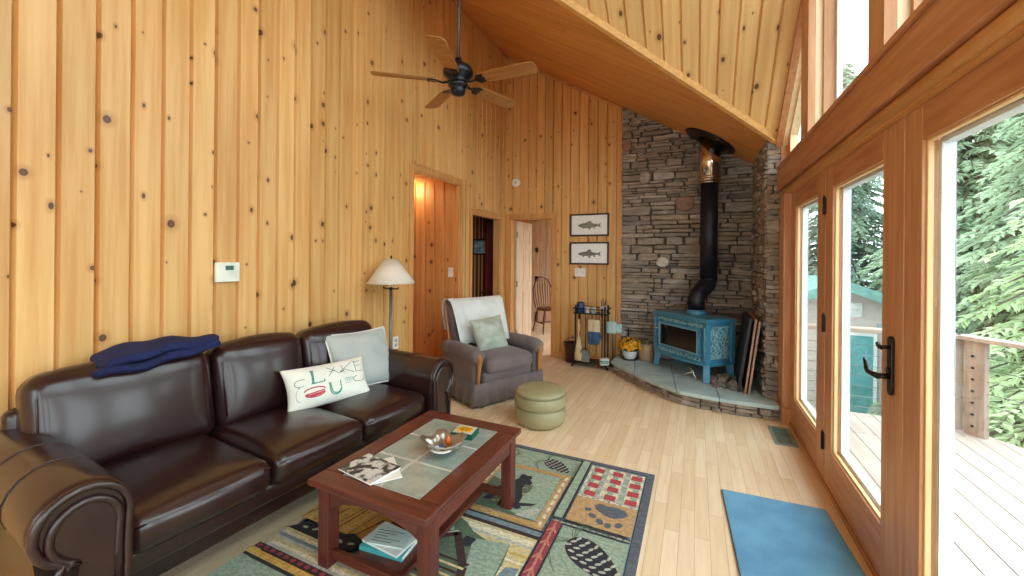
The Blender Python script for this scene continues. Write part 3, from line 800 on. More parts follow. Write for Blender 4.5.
# contents of the dish
sh = thing('lip_balm_tube', 'small blue and white tube lying in the leaf dish', 'tube', (-1.155, 1.63, TZ + .022), radians(60))
MB().tube([(-.03, 0, .006), (.012, 0, .008)], .0085, 12).build('tube_body', plain('tube_white', S(226, 228, 230), .3), sh)
MB().tube([(.0125, 0, .008), (.032, 0, .009)], .009, 12).build('cap', plain('tube_blue', S(50, 90, 170), .3), sh)
cn = tag(MB().lathe([(0.001, 0), (.012, .006), (.016, .02), (.012, .034), (.003, .046), (.001, .05)], 12).build('wooden_ornament', plain('orange_wood', S(206, 96, 40), .4), loc=(-1.125, 1.69, TZ + .024)), 'little orange wooden piece standing in the leaf dish', 'ornament')
def shell(nm, loc, rz, s, label):
    m = MB(); vs = []; fs = []; N = 18
    for j in range(6):
        q = j / 5
        for k in range(N + 1):
            a = radians(-65 + 130 * k / N); r_ = q * (1 + .05 * cos(k * pi))
            vs.append((s * r_ * cos(a), s * r_ * sin(a), s * (.32 * sin(pi * q * .6) + .03 * cos(k * pi) * q)))
    for j in range(5):
        for k in range(N): fs.append((j * (N + 1) + k, j * (N + 1) + k + 1, (j + 1) * (N + 1) + k + 1, (j + 1) * (N + 1) + k))
    m.add(vs, fs, 0, True); o = m.build(nm, plain(nm + '_white' + label[:5], S(226, 222, 212), .45), loc=loc, rotz=rz)
    k_ = o.modifiers.new('t', 'SOLIDIFY'); k_.thickness = .0025
    return tag(o, label, 'shell')
shell('seashell', (-1.11, 1.62, TZ + .026), radians(-70), .055, 'white ribbed seashell lying at the front of the leaf dish')
shell('seashell', (-1.19, 1.69, TZ + .028), radians(150), .045, 'smaller white seashell at the back of the leaf dish')
# coaster box
M_GRN = plain('dark_green_card', S(36, 84, 66), .4)
cb = thing('coaster_box', 'flat dark green box with an orange flower picture on the coffee table', 'box', (-1.135, 1.868, TZ), radians(8))
MB().box(-.062, .062, -.052, .052, 0, .030).build('box_body', M_GRN, cb, bevel=.003)
MB().box(-.055, .055, -.046, .046, .030, .0315).build('picture_panel', plain('cream_card', S(190, 206, 190), .5), cb)
m = MB()
rr = random.Random(3)
for k in range(6):
    cx_, cy_ = -.024 + .024 * (k % 3), -.014 + .028 * (k // 3)
    m.prism([(cx_ + (.017 + .004 * cos(5 * a)) * cos(a), cy_ + (.017 + .004 * cos(5 * a)) * sin(a)) for a in [2 * pi * j / 30 for j in range(30)]], .0315, .0335)
m.build('printed_flower', plain('orange_yellow_print', S(240, 172, 40), .5), cb)
# booklets on the shelf
for k, (lab, col, rz, w, d, h, z) in enumerate((('bottom book with a teal spine in the pile on the coffee table shelf', S(70, 160, 170), 6, .22, .15, .020, .118),
        ('white folded map in the middle of the pile on the coffee table shelf', S(222, 230, 228), -4, .21, .14, .009, .1382),
        ('pale printed brochure on top of the pile on the coffee table shelf', S(196, 220, 216), 12, .19, .11, .005, .1474))):
    b = thing('booklet', lab, 'booklet', (-1.245, 1.415, z), radians(rz), group='booklets on the table shelf')
    MB().box(-w / 2 + .003, w / 2 - .002, -d / 2 + .003, d / 2 - .003, .001, h - .0012).build('pages', M_PAPER, b)
    m = MB(); m.box(-w / 2, w / 2, -d / 2, d / 2, 0, .001); m.box(-w / 2, w / 2, -d / 2, d / 2, h - .0012, h); m.box(-w / 2, w / 2, -d / 2, -d / 2 + .002, .001, h - .0012)
    m.build('cover', plain('booklet_cover_%s' % 'abc'[k], col, .5), b)
    if k == 2:
        m = MB()
        for j in range(5): m.box(-.075, .02 + .04 * sin(j * 2.1), -.038 + j * .017, -.034 + j * .017, h, h + .0004)
        m.build('printed_lines', plain('grey_print', S(96, 110, 112), .6), b)

# ================================================================== RUG
def rugmat(n, c, var=.16):
    t = NT('rug_' + n); n1 = t.noise(t.obj((1, 1.6, 1)), 48, 4, .7); n2 = t.noise(t.obj(), 300, 2)
    col = t.mix(t.ramp(n1, .36, .64), tuple(x * (1 - var * 1.5) for x in c[:3]) + (1,), tuple(min(1, x * (1 + var)) for x in c[:3]) + (1,))
    return t.bsdf(col, .95, 0, bump=n2, bstr=.4, bdist=.002)
RC = {n: i for i, n in enumerate(('border', 'sage', 'tan', 'cream', 'red', 'dark', 'plank', 'bluegrey', 'straw', 'brown', 'gold', 'darkgreen', 'palegrey', 'rose'))}
RM = [rugmat('border', S(92, 98, 108)), rugmat('sage', S(150, 168, 148)), rugmat('tan', S(188, 154, 110)), rugmat('cream', S(222, 212, 182)), rugmat('red', S(178, 70, 76)), rugmat('dark', S(44, 46, 52)),
      rugmat('plank', S(150, 66, 76)), rugmat('bluegrey', S(124, 140, 146)), rugmat('straw', S(206, 190, 140)), rugmat('brown', S(66, 44, 42)), rugmat('gold', S(206, 166, 84)), rugmat('darkgreen', S(94, 110, 88)), rugmat('palegrey', S(182, 184, 172)), rugmat('rose', S(196, 130, 110))]
RX0, RX1, RY0, RY1 = -1.885, -.237, .30, 2.76
m = MB(); m.box(RX0, RX1, RY0, RY1, .0005, .009, RC['border'])
lay = [.009]
def L(dz=.0004): lay[0] += dz; return lay[0]
def fill(p, c, z=None): 
    if z is None: z = L(.00012)
    m.add([(x, y, z) for x, y in p], [tuple(range(len(p)))], RC[c])
def rect(x0, x1, y0, y1, c, z=None): fill([(x0, y0), (x1, y0), (x1, y1), (x0, y1)], c, z)
def ell(cx, cy, rx, ry, c, rot=0, n=18, z=None):
    a = radians(rot)
    fill([(cx + rx * cos(t) * cos(a) - ry * sin(t) * sin(a), cy + rx * cos(t) * sin(a) + ry * sin(t) * cos(a)) for t in [2 * pi * k / n for k in range(n)]], c, z)
def line(pts, w, c):
    z = L(.00012)
    for (x0, y0), (x1, y1) in zip(pts, pts[1:]):
        d = math.hypot(x1 - x0, y1 - y0); 
        if d < 1e-6: continue
        nx, ny = -(y1 - y0) / d * w / 2, (x1 - x0) / d * w / 2
        fill([(x0 - nx, y0 - ny), (x1 - nx, y1 - ny), (x1 + nx, y1 + ny), (x0 + nx, y0 + ny)], c, z)
def dashes(x0, y0, x1, y1, n, w, c):
    for k in range(n):
        a, b = (k + .15) / n, (k + .8) / n
        line([(x0 + (x1 - x0) * a, y0 + (y1 - y0) * a), (x0 + (x1 - x0) * b, y0 + (y1 - y0) * b)], w, c)
def cone(cx, cy, s, rot):
    a = radians(rot); rr = random.Random(int(cx * 1000))
    def P(x, y): return (cx + s * (x * cos(a) - y * sin(a)), cy + s * (x * sin(a) + y * cos(a)))
    for sg in (-1, 1):                                                   # pine twigs
        for k in range(4):
            line([P(-.9, 0), P(-1.3, sg * (.3 + .2 * k)), P(-1.1 + .3 * k, sg * (.9 + .12 * k))], .004, 'darkgreen')
    fill([P(cos(t) * 1.0, sin(t) * .52 * (1.05 - .25 * cos(t))) for t in [2 * pi * k / 24 for k in range(24)]], 'dark')
    for i in range(7):
        for j in range(-2, 3):
            x = -.85 + i * .28; y = (j + .5 * (i % 2)) * .22
            if (x / .98) ** 2 + (y / .5) ** 2 < .95:
                q = P(x, y); ell(q[0], q[1], s * .115, s * .05, 'palegrey', rot + 70 + 20 * j, 8)
rect(RX0 + .012, RX1 - .045, RY0 + .02, RY1 - .035, 'dark')
rect(RX0 + .02, RX1 - .050, RY0 + .03, RY1 - .045, 'bluegrey')
IX1 = -.288
# far green band with a pine cone
rect(-1.88, -.70, 2.475, 2.71, 'sage'); cone(-.845, 2.585, .105, -28); cone(-1.28, 2.60, .10, 160)
line([(-1.88, 2.468), (-.70, 2.468)], .012, 'dark')
# plaid
rect(-.628, IX1, 2.318, 2.684, 'cream')
for k in range(5):
    x = -.628 + (IX1 + .628) * (k + .25) / 5
    rect(x, x + .034, 2.318, 2.684, 'sage')
for k in range(4):
    y = 2.33 + .366 * k / 4
    rect(-.628, IX1, y, y + .036, 'palegrey')
for i in range(3):
    for j in range(4):
        x = -.600 + i * .118; y = 2.335 + j * .0915
        if x + .064 < IX1: rect(x, x + .064, y, y + .052, 'red')
dashes(-.63, 2.311, IX1, 2.311, 11, .010, 'cream')
# paw tile
rect(-.628, IX1, 2.066, 2.305, 'tan')
pad = [(-.513, 2.25), (-.49, 2.278), (-.44, 2.272), (-.40, 2.282), (-.345, 2.268), (-.325, 2.235), (-.345, 2.205), (-.39, 2.178), (-.43, 2.178), (-.47, 2.20), (-.50, 2.222)]
fill(pad, 'border')
for x, y, r1, r2, ro in ((-.537, 2.200, .020, .016, 20), (-.503, 2.155, .025, .018, -30), (-.457, 2.122, .026, .019, -60), (-.412, 2.108, .022, .018, 80), (-.360, 2.132, .024, .018, 60)): ell(x, y, r1, r2, 'border', ro)
line([(-.635, 2.045), (IX1, 2.045)], .012, 'dark'); dashes(-.68, 2.032, IX1, 2.032, 12, .012, 'palegrey'); line([(-.68, 2.018), (IX1, 2.018)], .010, 'dark')
# big pine-cone tile
rect(-.622, IX1, 1.28, 2.008, 'sage'); cone(-.43, 1.84, .155, -35); cone(-.45, 1.44, .15, 40)
# vertical strips
rect(-.690, -.640, 2.05, 2.69, 'sage'); line([(-.692, 2.05), (-.692, 2.69)], .010, 'dark'); line([(-.635, 2.05), (-.635, 2.69)], .010, 'dark')
rect(-.684, -.628, 1.26, 2.012, 'plank'); line([(-.656, 1.27), (-.656, 2.0)], .012, 'rose'); line([(-.688, 1.26), (-.688, 2.012)], .006, 'dark'); line([(-.624, 1.26), (-.624, 2.012)], .006, 'dark')
for k in range(7): line([(-.68, 1.32 + k * .1), (-.656, 1.36 + k * .1), (-.634, 1.32 + k * .1)], .010, 'rose')
# bear picture in its log frame
rect(-1.20, -.705, 1.90, 2.45, 'tan'); 
for x in (-1.178, -.728): dashes(x, 1.92, x, 2.44, 8, .018, 'cream')
for y in (1.925, 2.43): dashes(-1.19, y, -.715, y, 8, .018, 'gold')
rect(-1.15, -.755, 1.952, 2.405, 'darkgreen'); fill([(-.95, 1.98), (-.757, 1.955), (-.757, 2.40), (-.90, 2.40), (-.88, 2.2)], 'sage')
fill([(-1.15, 2.25), (-1.0, 2.2), (-.8, 2.30), (-.757, 2.403), (-1.15, 2.403)], 'sage'); fill([(-.88, 1.955), (-.80, 1.958), (-.757, 2.05), (-.80, 2.06)], 'palegrey')
for k in range(14):
    rr = random.Random(k); x = -1.13 + .36 * rr.random(); y = 1.98 + .38 * rr.random(); line([(x, y), (x + .06, y + .02)], .005, 'palegrey' if k % 2 else 'straw')
bear = [(-1.10, 2.10), (-1.06, 2.19), (-1.02, 2.24), (-.995, 2.29), (-1.0, 2.33), (-.985, 2.345), (-.96, 2.335), (-.935, 2.345), (-.918, 2.325), (-.925, 2.30), (-.895, 2.27), (-.905, 2.245), (-.935, 2.235), (-.93, 2.18), (-.90, 2.12), (-.895, 2.05), (-.865, 2.02), (-.885, 2.0), (-.93, 2.01), (-.945, 2.07), (-.97, 2.09), (-.965, 2.03), (-.945, 1.995), (-1.0, 1.99), (-1.01, 2.06), (-1.04, 2.08), (-1.06, 2.02), (-1.10, 2.01), (-1.09, 2.06)]
fill(bear, 'dark'); fill([(-.93, 2.05), (-.80, 2.09), (-.82, 2.06), (-.91, 2.02)], 'dark')
# grey strip and log-cabin planks
line([(-1.20, 1.888), (-.69, 1.888)], .014, 'dark'); rect(-1.20, -.69, 1.85, 1.882, 'bluegrey'); line([(-1.20, 1.845), (-.69, 1.845)], .008, 'dark')
rr = random.Random(11)
y = 1.28
while y < 1.835:
    h = .012 + .022 * rr.random(); rect(-1.20, -.692, y, min(1.838, y + h), ('straw', 'cream', 'palegrey', 'gold', 'straw', 'cream', 'brown')[rr.randrange(7)]); y += h
fill([(-1.19, 1.835), (-1.07, 1.79), (-1.0, 1.74), (-.86, 1.70), (-.80, 1.74), (-.78, 1.62), (-.77, 1.30), (-1.19, 1.30)], 'darkgreen'); fill([(-1.16, 1.80), (-1.09, 1.70), (-1.19, 1.70)], 'sage'); fill([(-.98, 1.70), (-.80, 1.74), (-.78, 1.5), (-.86, 1.35)], 'sage')
fill([(-.76, 1.60), (-.70, 1.62), (-.70, 1.30), (-.82, 1.30)], 'bluegrey'); fill([(-1.02, 1.70), (-.96, 1.70), (-.97, 1.64), (-1.03, 1.62)], 'dark')
line([(-1.20, 1.60), (-1.07, 1.70), (-.93, 1.52), (-.86, 1.30)], .040, 'brown'); line([(-1.20, 1.615), (-1.072, 1.715)], .010, 'palegrey')
for k in range(8): line([(-1.19, 1.33 + k * .03), (-.98 + .01 * k, 1.33 + k * .03)], .012, 'brown' if k % 2 else 'straw')
# sofa side of the rug: grasses, logs, animals
rect(-1.88, -1.22, 1.90, 2.455, 'straw'); 
for k in range(12): line([(-1.86 + .05 * k, 1.92), (-1.83 + .05 * k, 2.44)], .010, 'darkgreen' if k % 3 else 'gold')
rect(-1.88, -1.21, 1.45, 1.88, 'gold'); 
for k in range(16):
    rr = random.Random(k + 40); x = -1.87 + .04 * k; line([(x, 1.46), (x + .05, 1.60 + .2 * rr.random())], .007, ('brown', 'straw', 'darkgreen')[k % 3])
fill([(-1.87, 1.36), (-1.80, 1.43), (-1.72, 1.44), (-1.64, 1.37), (-1.66, 1.33), (-1.72, 1.36), (-1.78, 1.33), (-1.84, 1.34)], 'dark'); fill([(-1.64, 1.40), (-1.52, 1.47), (-1.42, 1.44), (-1.45, 1.37), (-1.58, 1.36)], 'dark')
for k in range(6): ell(-1.78 + .06 * k, 1.40 + .008 * (k % 2), .018, .008, 'palegrey', 40 * k, 8)
y = 1.235
for k in range(7):
    rect(-1.86 + .02 * (k % 2), -1.22, y, y + .018, ('palegrey', 'cream', 'straw', 'palegrey', 'bluegrey', 'cream', 'straw')[k]); y += .018
fill([(-1.88, 1.205), (-1.22, 1.20), (-1.22, 1.235), (-1.88, 1.235)], 'brown')
for k in range(14): ell(-1.86 + .046 * k, 1.220, .016, .011, 'plank', 0, 8)
rect(-1.88, -1.22, 1.165, 1.198, 'gold'); rect(-1.88, -1.22, 1.15, 1.165, 'dark'); rect(-1.88, -1.22, .35, 1.148, 'sage')
rect(-1.20, IX1, .35, 1.25, 'sage'); rect(-1.15, -.33, .42, 1.20, 'straw'); cone(-.75, .85, .2, 20)
rug = m.build('area_rug', RM, weld=False, recalc=False)
tag(rug, 'large patterned lodge rug with bear, paw and pine cone squares under the coffee table', 'rug')

# ================================================================== OTTOMAN
M_OTT = leather('olive_tan_leather', S(150, 146, 112), S(164, 158, 122), .42, .05, .05)
ot = thing('ottoman', 'round olive tan leather ottoman standing in front of the armchair', 'ottoman', (-1.215, 3.24, 0))
R0 = .212
MB().lathe([(.001, .004), (R0 - .035, .004), (R0 - .012, .02), (R0 + .004, .06), (R0 + .008, .10), (R0 + .002, .148), (R0 - .004, .155)], 48).build('lower_band', M_OTT, ot)
MB().lathe([(R0 - .004, .155), (R0 + .006, .165), (R0 + .010, .20), (R0 + .006, .240), (R0 - .004, .256)], 48).build('upper_band', M_OTT, ot)
MB().lathe([(R0 - .004, .256), (R0 + .002, .266), (R0 - .004, .280), (R0 - .03, .296), (R0 - .09, .308), (.06, .313), (.001, .314)], 48).build('seat_top', M_OTT, ot)
mm = MB()
for z, rr_ in ((.155, R0 + .001), (.256, R0 + .001)): mm.tube([(rr_ * cos(2 * pi * k / 48), rr_ * sin(2 * pi * k / 48), z) for k in range(48)], .006, 8, closed=True)
mm.build('piping', plain('olive_piping', S(128, 124, 90), .5), ot)

# ================================================================== RECLINER
M_UPH = fabric('grey_taupe_velour', S(108, 96, 95), .12, 90); M_OAK = wood('oak_trim', S(176, 122, 70), S(148, 96, 52), 2)
rc = thing('recliner_armchair', 'grey upholstered recliner with wood trimmed arms between sofa and doorway', 'armchair', (-1.96, 3.74, 0), radians(-26))
MB().rbox(.66, .62, .20, .04, 6, M=T(-.02, 0, .22)).build('seat_base', M_UPH, rc)
MB().rbox(.60, .58, .15, .06, 8, puff=(.012, 0, .03), M=T(.06, 0, .375)).build('seat_cushion', M_UPH, rc)
def curve_back(p, q):
    p.x += .05 * (q[1] ** 2)
    p.y *= 1 + .06 * q[2]
    return p
BM = T(-.315, 0, .60) @ R(-15, 'Y')
MB().rbox(.15, .64, .64, .06, 8, puff=(.02, 0, .012), M=BM, fn=curve_back).build('backrest', M_UPH, rc)
for sy in (-1, 1):
    mm = MB()
    mm.tube([(BM @ Vector((.02, sy * .345, z))) for z in (-.30, -.1, .1, .25, .315)] + [BM @ Vector((-.01, sy * .30, .345))], [.014, .015, .015, .015, .014, .010], 10)
    mm.build('wood_side_rail', M_OAK, rc)
    a_ = MB()
    a_.tube([(-.30, sy * .375, .485), (-.1, sy * .38, .495), (.12, sy * .385, .495), (.26, sy * .385, .49), (.325, sy * .385, .48), (.345, sy * .385, .475)], [.062, .07, .074, .075, .066, .035], 18)
    a_.rbox(.58, .085, .38, .03, 5, M=T(.0, sy * .378, .28))
    arm = a_.build('arm', M_UPH, rc)
    w_ = MB(); w_.tube([(.325, sy * .385 - .005, .14), (.325, sy * .385, .30), (.335, sy * .385, .39), (.35, sy * .388, .46), (.345, sy * .388, .515)], [.014, .018, .022, .03, .016], 10, flat=.6)
    w_.build('arm_trim', M_OAK, arm)
# gathered skirt
def skirt(pts, amp, n):
    m = MB(); tot = 0; S_ = [0]
    for a, b in zip(pts, pts[1:]): tot += (Vector(b) - Vector(a)).length; S_.append(tot)
    vs = []; fs = []; N = n
    for i in range(N + 1):
        s_ = tot * i / N; k = max(j for j in range(len(S_) - 1) if S_[j] <= s_ + 1e-9)
        f = (s_ - S_[k]) / (S_[k + 1] - S_[k]); p = Vector(pts[k]).lerp(Vector(pts[k + 1]), f); d = (Vector(pts[k + 1]) - Vector(pts[k])).normalized(); nr = Vector((d.y, -d.x))
        w = amp * (sin(i * 1.05) + .5 * sin(i * 2.4 + 1))
        for z, q in ((.235, .1), (.16, .5), (.035, 1.0)): v = p + nr * (w * q + .014 * q); vs.append((v.x, v.y, z))
    for i in range(N):
        for j in range(2): fs.append((i * 3 + j, i * 3 + j + 1, (i + 1) * 3 + j + 1, (i + 1) * 3 + j))
    m.add(vs, fs, 0, True); return m
o = skirt([(-.36, .43), (.34, .43), (.335, -.43), (-.36, -.43), (-.36, .43)][::-1], .012, 150).build('skirt', M_UPH, rc, recalc=False)
o.modifiers.new('t', 'SOLIDIFY').thickness = .008
MB().lathe([(.26, .012), (.28, .02), (.28, .04), (.20, .05), (.06, .06), (.05, .16)], 28).build('swivel_base', M_BLACK, rc)
# white throw over the backrest
M_THROW = fabric('white_fleece', S(218, 220, 216), .05, 70, .95, .5)
th = thing('throw_blanket', 'white throw draped over the top of the recliner backrest', 'throw', (-1.96, 3.74, 0), radians(-26))
m = MB(); prof = [(.135, -.14), (.128, -.02), (.118, .12), (.108, .24), (.090, .315), (.045, .352), (-.02, .362), (-.075, .345), (-.105, .29), (-.118, .18), (-.126, .06)]
N = 26; vs = []; fs = []
for i in range(N + 1):
    y = -.325 + .65 * i / N
    for j, (x, z) in enumerate(prof):
        c = .05 * (y / .32) ** 2
        dz = -.012 * sin(i * .8) * (1 if j in (0, len(prof) - 1) else 0)
        rr_ = .006 * sin(i * 1.3 + j * .9)
        v = BM @ Vector((x + c + rr_, y * (1 + .06 * z / .32), z + dz)); vs.append(v)
K = len(prof)
for i in range(N):
    for j in range(K - 1): fs.append((i * K + j, i * K + j + 1, (i + 1) * K + j + 1, (i + 1) * K + j))
m.add(vs, fs, 0, True); o = m.build('cloth', M_THROW, th, recalc=False); o.modifiers.new('t', 'SOLIDIFY').thickness = .009
f3 = pillow_fn(.40, .38, .16, seed=2.2)
CM = T(-1.96, 3.74, 0) @ R(-26, 'Z')
def satin():
    t = NT('sage_satin'); n = t.noise(t.obj((1, 2.2, 1)), 9, 4, .6)
    return t.bsdf(t.mix(t.ramp(n, .3, .7), S(150, 158, 144), S(180, 188, 174)), .42, 0, bump=n, bstr=.6, bdist=.02, sheen=.3)
pl_ = pillow('satin_pillow', 'crinkled sage satin cushion resting in the recliner seat', 'cushion', f3, satin(), CM @ frame_M((.0, -.02, .60), (.0, 1, .08), (-.34, 0, .94)))

# ================================================================== FLOOR LAMP
M_NICK = plain('brushed_grey_metal', S(120, 122, 120), .35, .7)
lp = thing('floor_lamp', 'slim grey metal floor lamp with a white cone shade behind the sofa arm', 'floor lamp', (-2.415, 2.72, 0))
MB().lathe([(.14, 0), (.14, .012), (.11, .026), (.03, .036), (.022, .06)], 32).build('base', M_NICK, lp)
MB().tube([(0, 0, .05), (0, 0, 1.15)], .0125, 14).build('pole', M_NICK, lp)
mm = MB(); mm.tube([(-.075, 0, 1.135), (.075, 0, 1.135)], .006, 8); mm.lathe([(.010, 1.12), (.02, 1.135), (.010, 1.15)], 12)
for sx in (-1, 1): mm.tube([(sx * .075, 0, 1.135), (sx * .085, 0, 1.15)], .006, 8)
mm.build('cross_bar', M_BLACK, lp)
MB().lathe([(.018, 1.15), (.02, 1.19), (.016, 1.24)], 14).build('socket', M_WHITEPL, lp)
def shade_mat():
    t = NT('white_lampshade'); a = t.n('ShaderNodeBsdfDiffuse'); a.inputs[0].default_value = S(238, 230, 216)
    b = t.n('ShaderNodeBsdfTranslucent'); b.inputs[0].default_value = S(238, 224, 200); mx = t.n('ShaderNodeMixShader'); mx.inputs[0].default_value = .3
    t.set(mx.inputs[1], a.outputs[0]); t.set(mx.inputs[2], b.outputs[0]); t.t.links.new(mx.outputs[0], t.out.inputs[0]); return t.m
o = MB().lathe([(.205, 1.185), (.055, 1.392)], 48).build('lamp_shade', shade_mat(), lp, recalc=False)
mm = MB(); mm = MB()
# open lathe without caps: rebuild as a shell
bpy.data.objects.remove(o)
m = MB(); n = 48; vs = []; fs = []
for k in range(n):
    a = 2 * pi * k / n
    vs += [(.205 * cos(a), .205 * sin(a), 1.185), (.13 * cos(a), .13 * sin(a), 1.2885), (.055 * cos(a), .055 * sin(a), 1.392)]
for k in range(n):
    l = (k + 1) % n
    for j in range(2): fs.append((k * 3 + j, l * 3 + j, l * 3 + j + 1, k * 3 + j + 1))
m.add(vs, fs, 0, True); o = m.build('lamp_shade', shade_mat(), lp); o.modifiers.new('t', 'SOLIDIFY').thickness = .002
MB().tube([(0, 0, 1.24), (0, .04, 1.28), (0, .045, 1.34), (0, 0, 1.395), (0, -.045, 1.34), (0, -.04, 1.28), (0, 0, 1.245)], .002, 6).build('harp', M_NICK, lp)
MB().lathe([(.004, 1.392), (.006, 1.40), (.010, 1.412), (.004, 1.424), (.001, 1.428)], 12).build('finial', M_BRONZE, lp)

# ================================================================== CEILING FAN
M_FANM = plain('fan_dark_bronze', S(42, 44, 50), .3, .7); M_BLADE = wood('fan_blade_oak', S(178, 126, 66), S(150, 100, 48), 0, .35)
FX, FY, FZ = -1.745, 2.72, 2.80
ztop = max(z_or(FX), z_ye(FY))
fan = thing('ceiling_fan', 'bronze ceiling fan with five light wood blades hanging on a long rod', 'ceiling fan', (FX, FY, FZ))
MB().tube([(0, 0, .15), (0, 0, ztop - FZ - .03)], .0135, 14).build('down_rod', plain('rod_grey_metal', S(86, 84, 84), .4, .6), fan)
MB().lathe([(.03, ztop - FZ - .14), (.055, ztop - FZ - .10), (.07, ztop - FZ - .0), (.07, ztop - FZ + .03)], 24).build('canopy', M_FANM, fan)
MB().lathe([(.018, .21), (.03, .20), (.034, .17), (.06, .16), (.105, .135), (.122, .10), (.118, .065), (.085, .04), (.075, .02), (.078, .005)], 36).build('motor_housing', M_FANM, fan)
MB().lathe([(.078, .004), (.082, -.012), (.07, -.03), (.055, -.036), (.062, -.055), (.05, -.085), (.02, -.095), (.001, -.097)], 32).build('switch_housing', M_FANM, fan)
for k in range(5):
    a = radians(217 + 72 * k)
    M = Matrix.Rotation(a, 4, 'Z') @ T(0, 0, .005)
    mm = MB(); mm.tube([(.07, 0, .01), (.12, .0, -.005), (.17, 0, .005)], [.018, .015, .012], 10, 0, M, flat=.5)
    mm.prism([(.15, -.012), (.19, -.05), (.24, -.045), (.225, -.012), (.245, 0), (.225, .012), (.24, .045), (.19, .05), (.15, .012)], -.004, .004, 0, M @ T(0, 0, .004) @ R(-12, 'X'))
    arm = mm.build('blade_arm', M_FANM, fan, bevel=.002)
    L_, mb_ = .665, MB()
    P = [(.20, -.05), (.30, -.062), (L_ - .04, -.072), (L_ - .008, -.055), (L_, -.03), (L_, .03), (L_ - .008, .055), (L_ - .04, .072), (.30, .062), (.20, .05)]
    mb_.prism(P, .009, .016, 0, M @ R(-12, 'X')); mb_.build('blade', M_BLADE, fan, bevel=.002)
# ================================================================== STONE WALLS (ledgestone)
def stone_mat(name='ledge_stone'):
    t = NT(name)
    at = t.n('ShaderNodeAttribute'); at.attribute_name = 'pl'; pl = at.outputs['Fac']
    cr = t.n('ShaderNodeValToRGB'); e = cr.color_ramp
    cols = [(0, S(122, 114, 108)), (.15, S(154, 144, 134)), (.3, S(176, 160, 140)), (.45, S(134, 128, 124)), (.6, S(186, 176, 162)), (.72, S(158, 142, 124)), (.85, S(170, 166, 162)), (.93, S(204, 196, 186)), (.97, S(158, 118, 106)), (1, S(230, 226, 218))]
    e.elements[0].position = 0; e.elements[0].color = cols[0][1]; e.elements[1].position = 1; e.elements[1].color = cols[-1][1]
    for p, c in cols[1:-1]: el = e.elements.new(p); el.color = c
    e.interpolation = 'CONSTANT' if False else 'LINEAR'
    t.set(cr.inputs[0], pl)
    n = t.noise(t.obj((1, 1, 2.5)), 9, 6, .65); n2 = t.noise(t.obj(), 40, 4, .6)
    c = t.mix(t.ramp(n, .3, .7), cr.outputs[0], t.mix(.6, cr.outputs[0], S(92, 80, 72)))
    c = t.mix(t.math('MULTIPLY', t.ramp(n2, .5, .8), .35), c, S(176, 160, 140))
    dk = t.math('LESS_THAN', pl, -.5)
    c = t.mix(dk, c, S(72, 66, 62))
    return t.bsdf(c, .85, 0, bump=t.math('ADD', n, t.math('MULTIPLY', n2, .4)), bstr=.7, bdist=.02)
M_STONE = stone_mat()
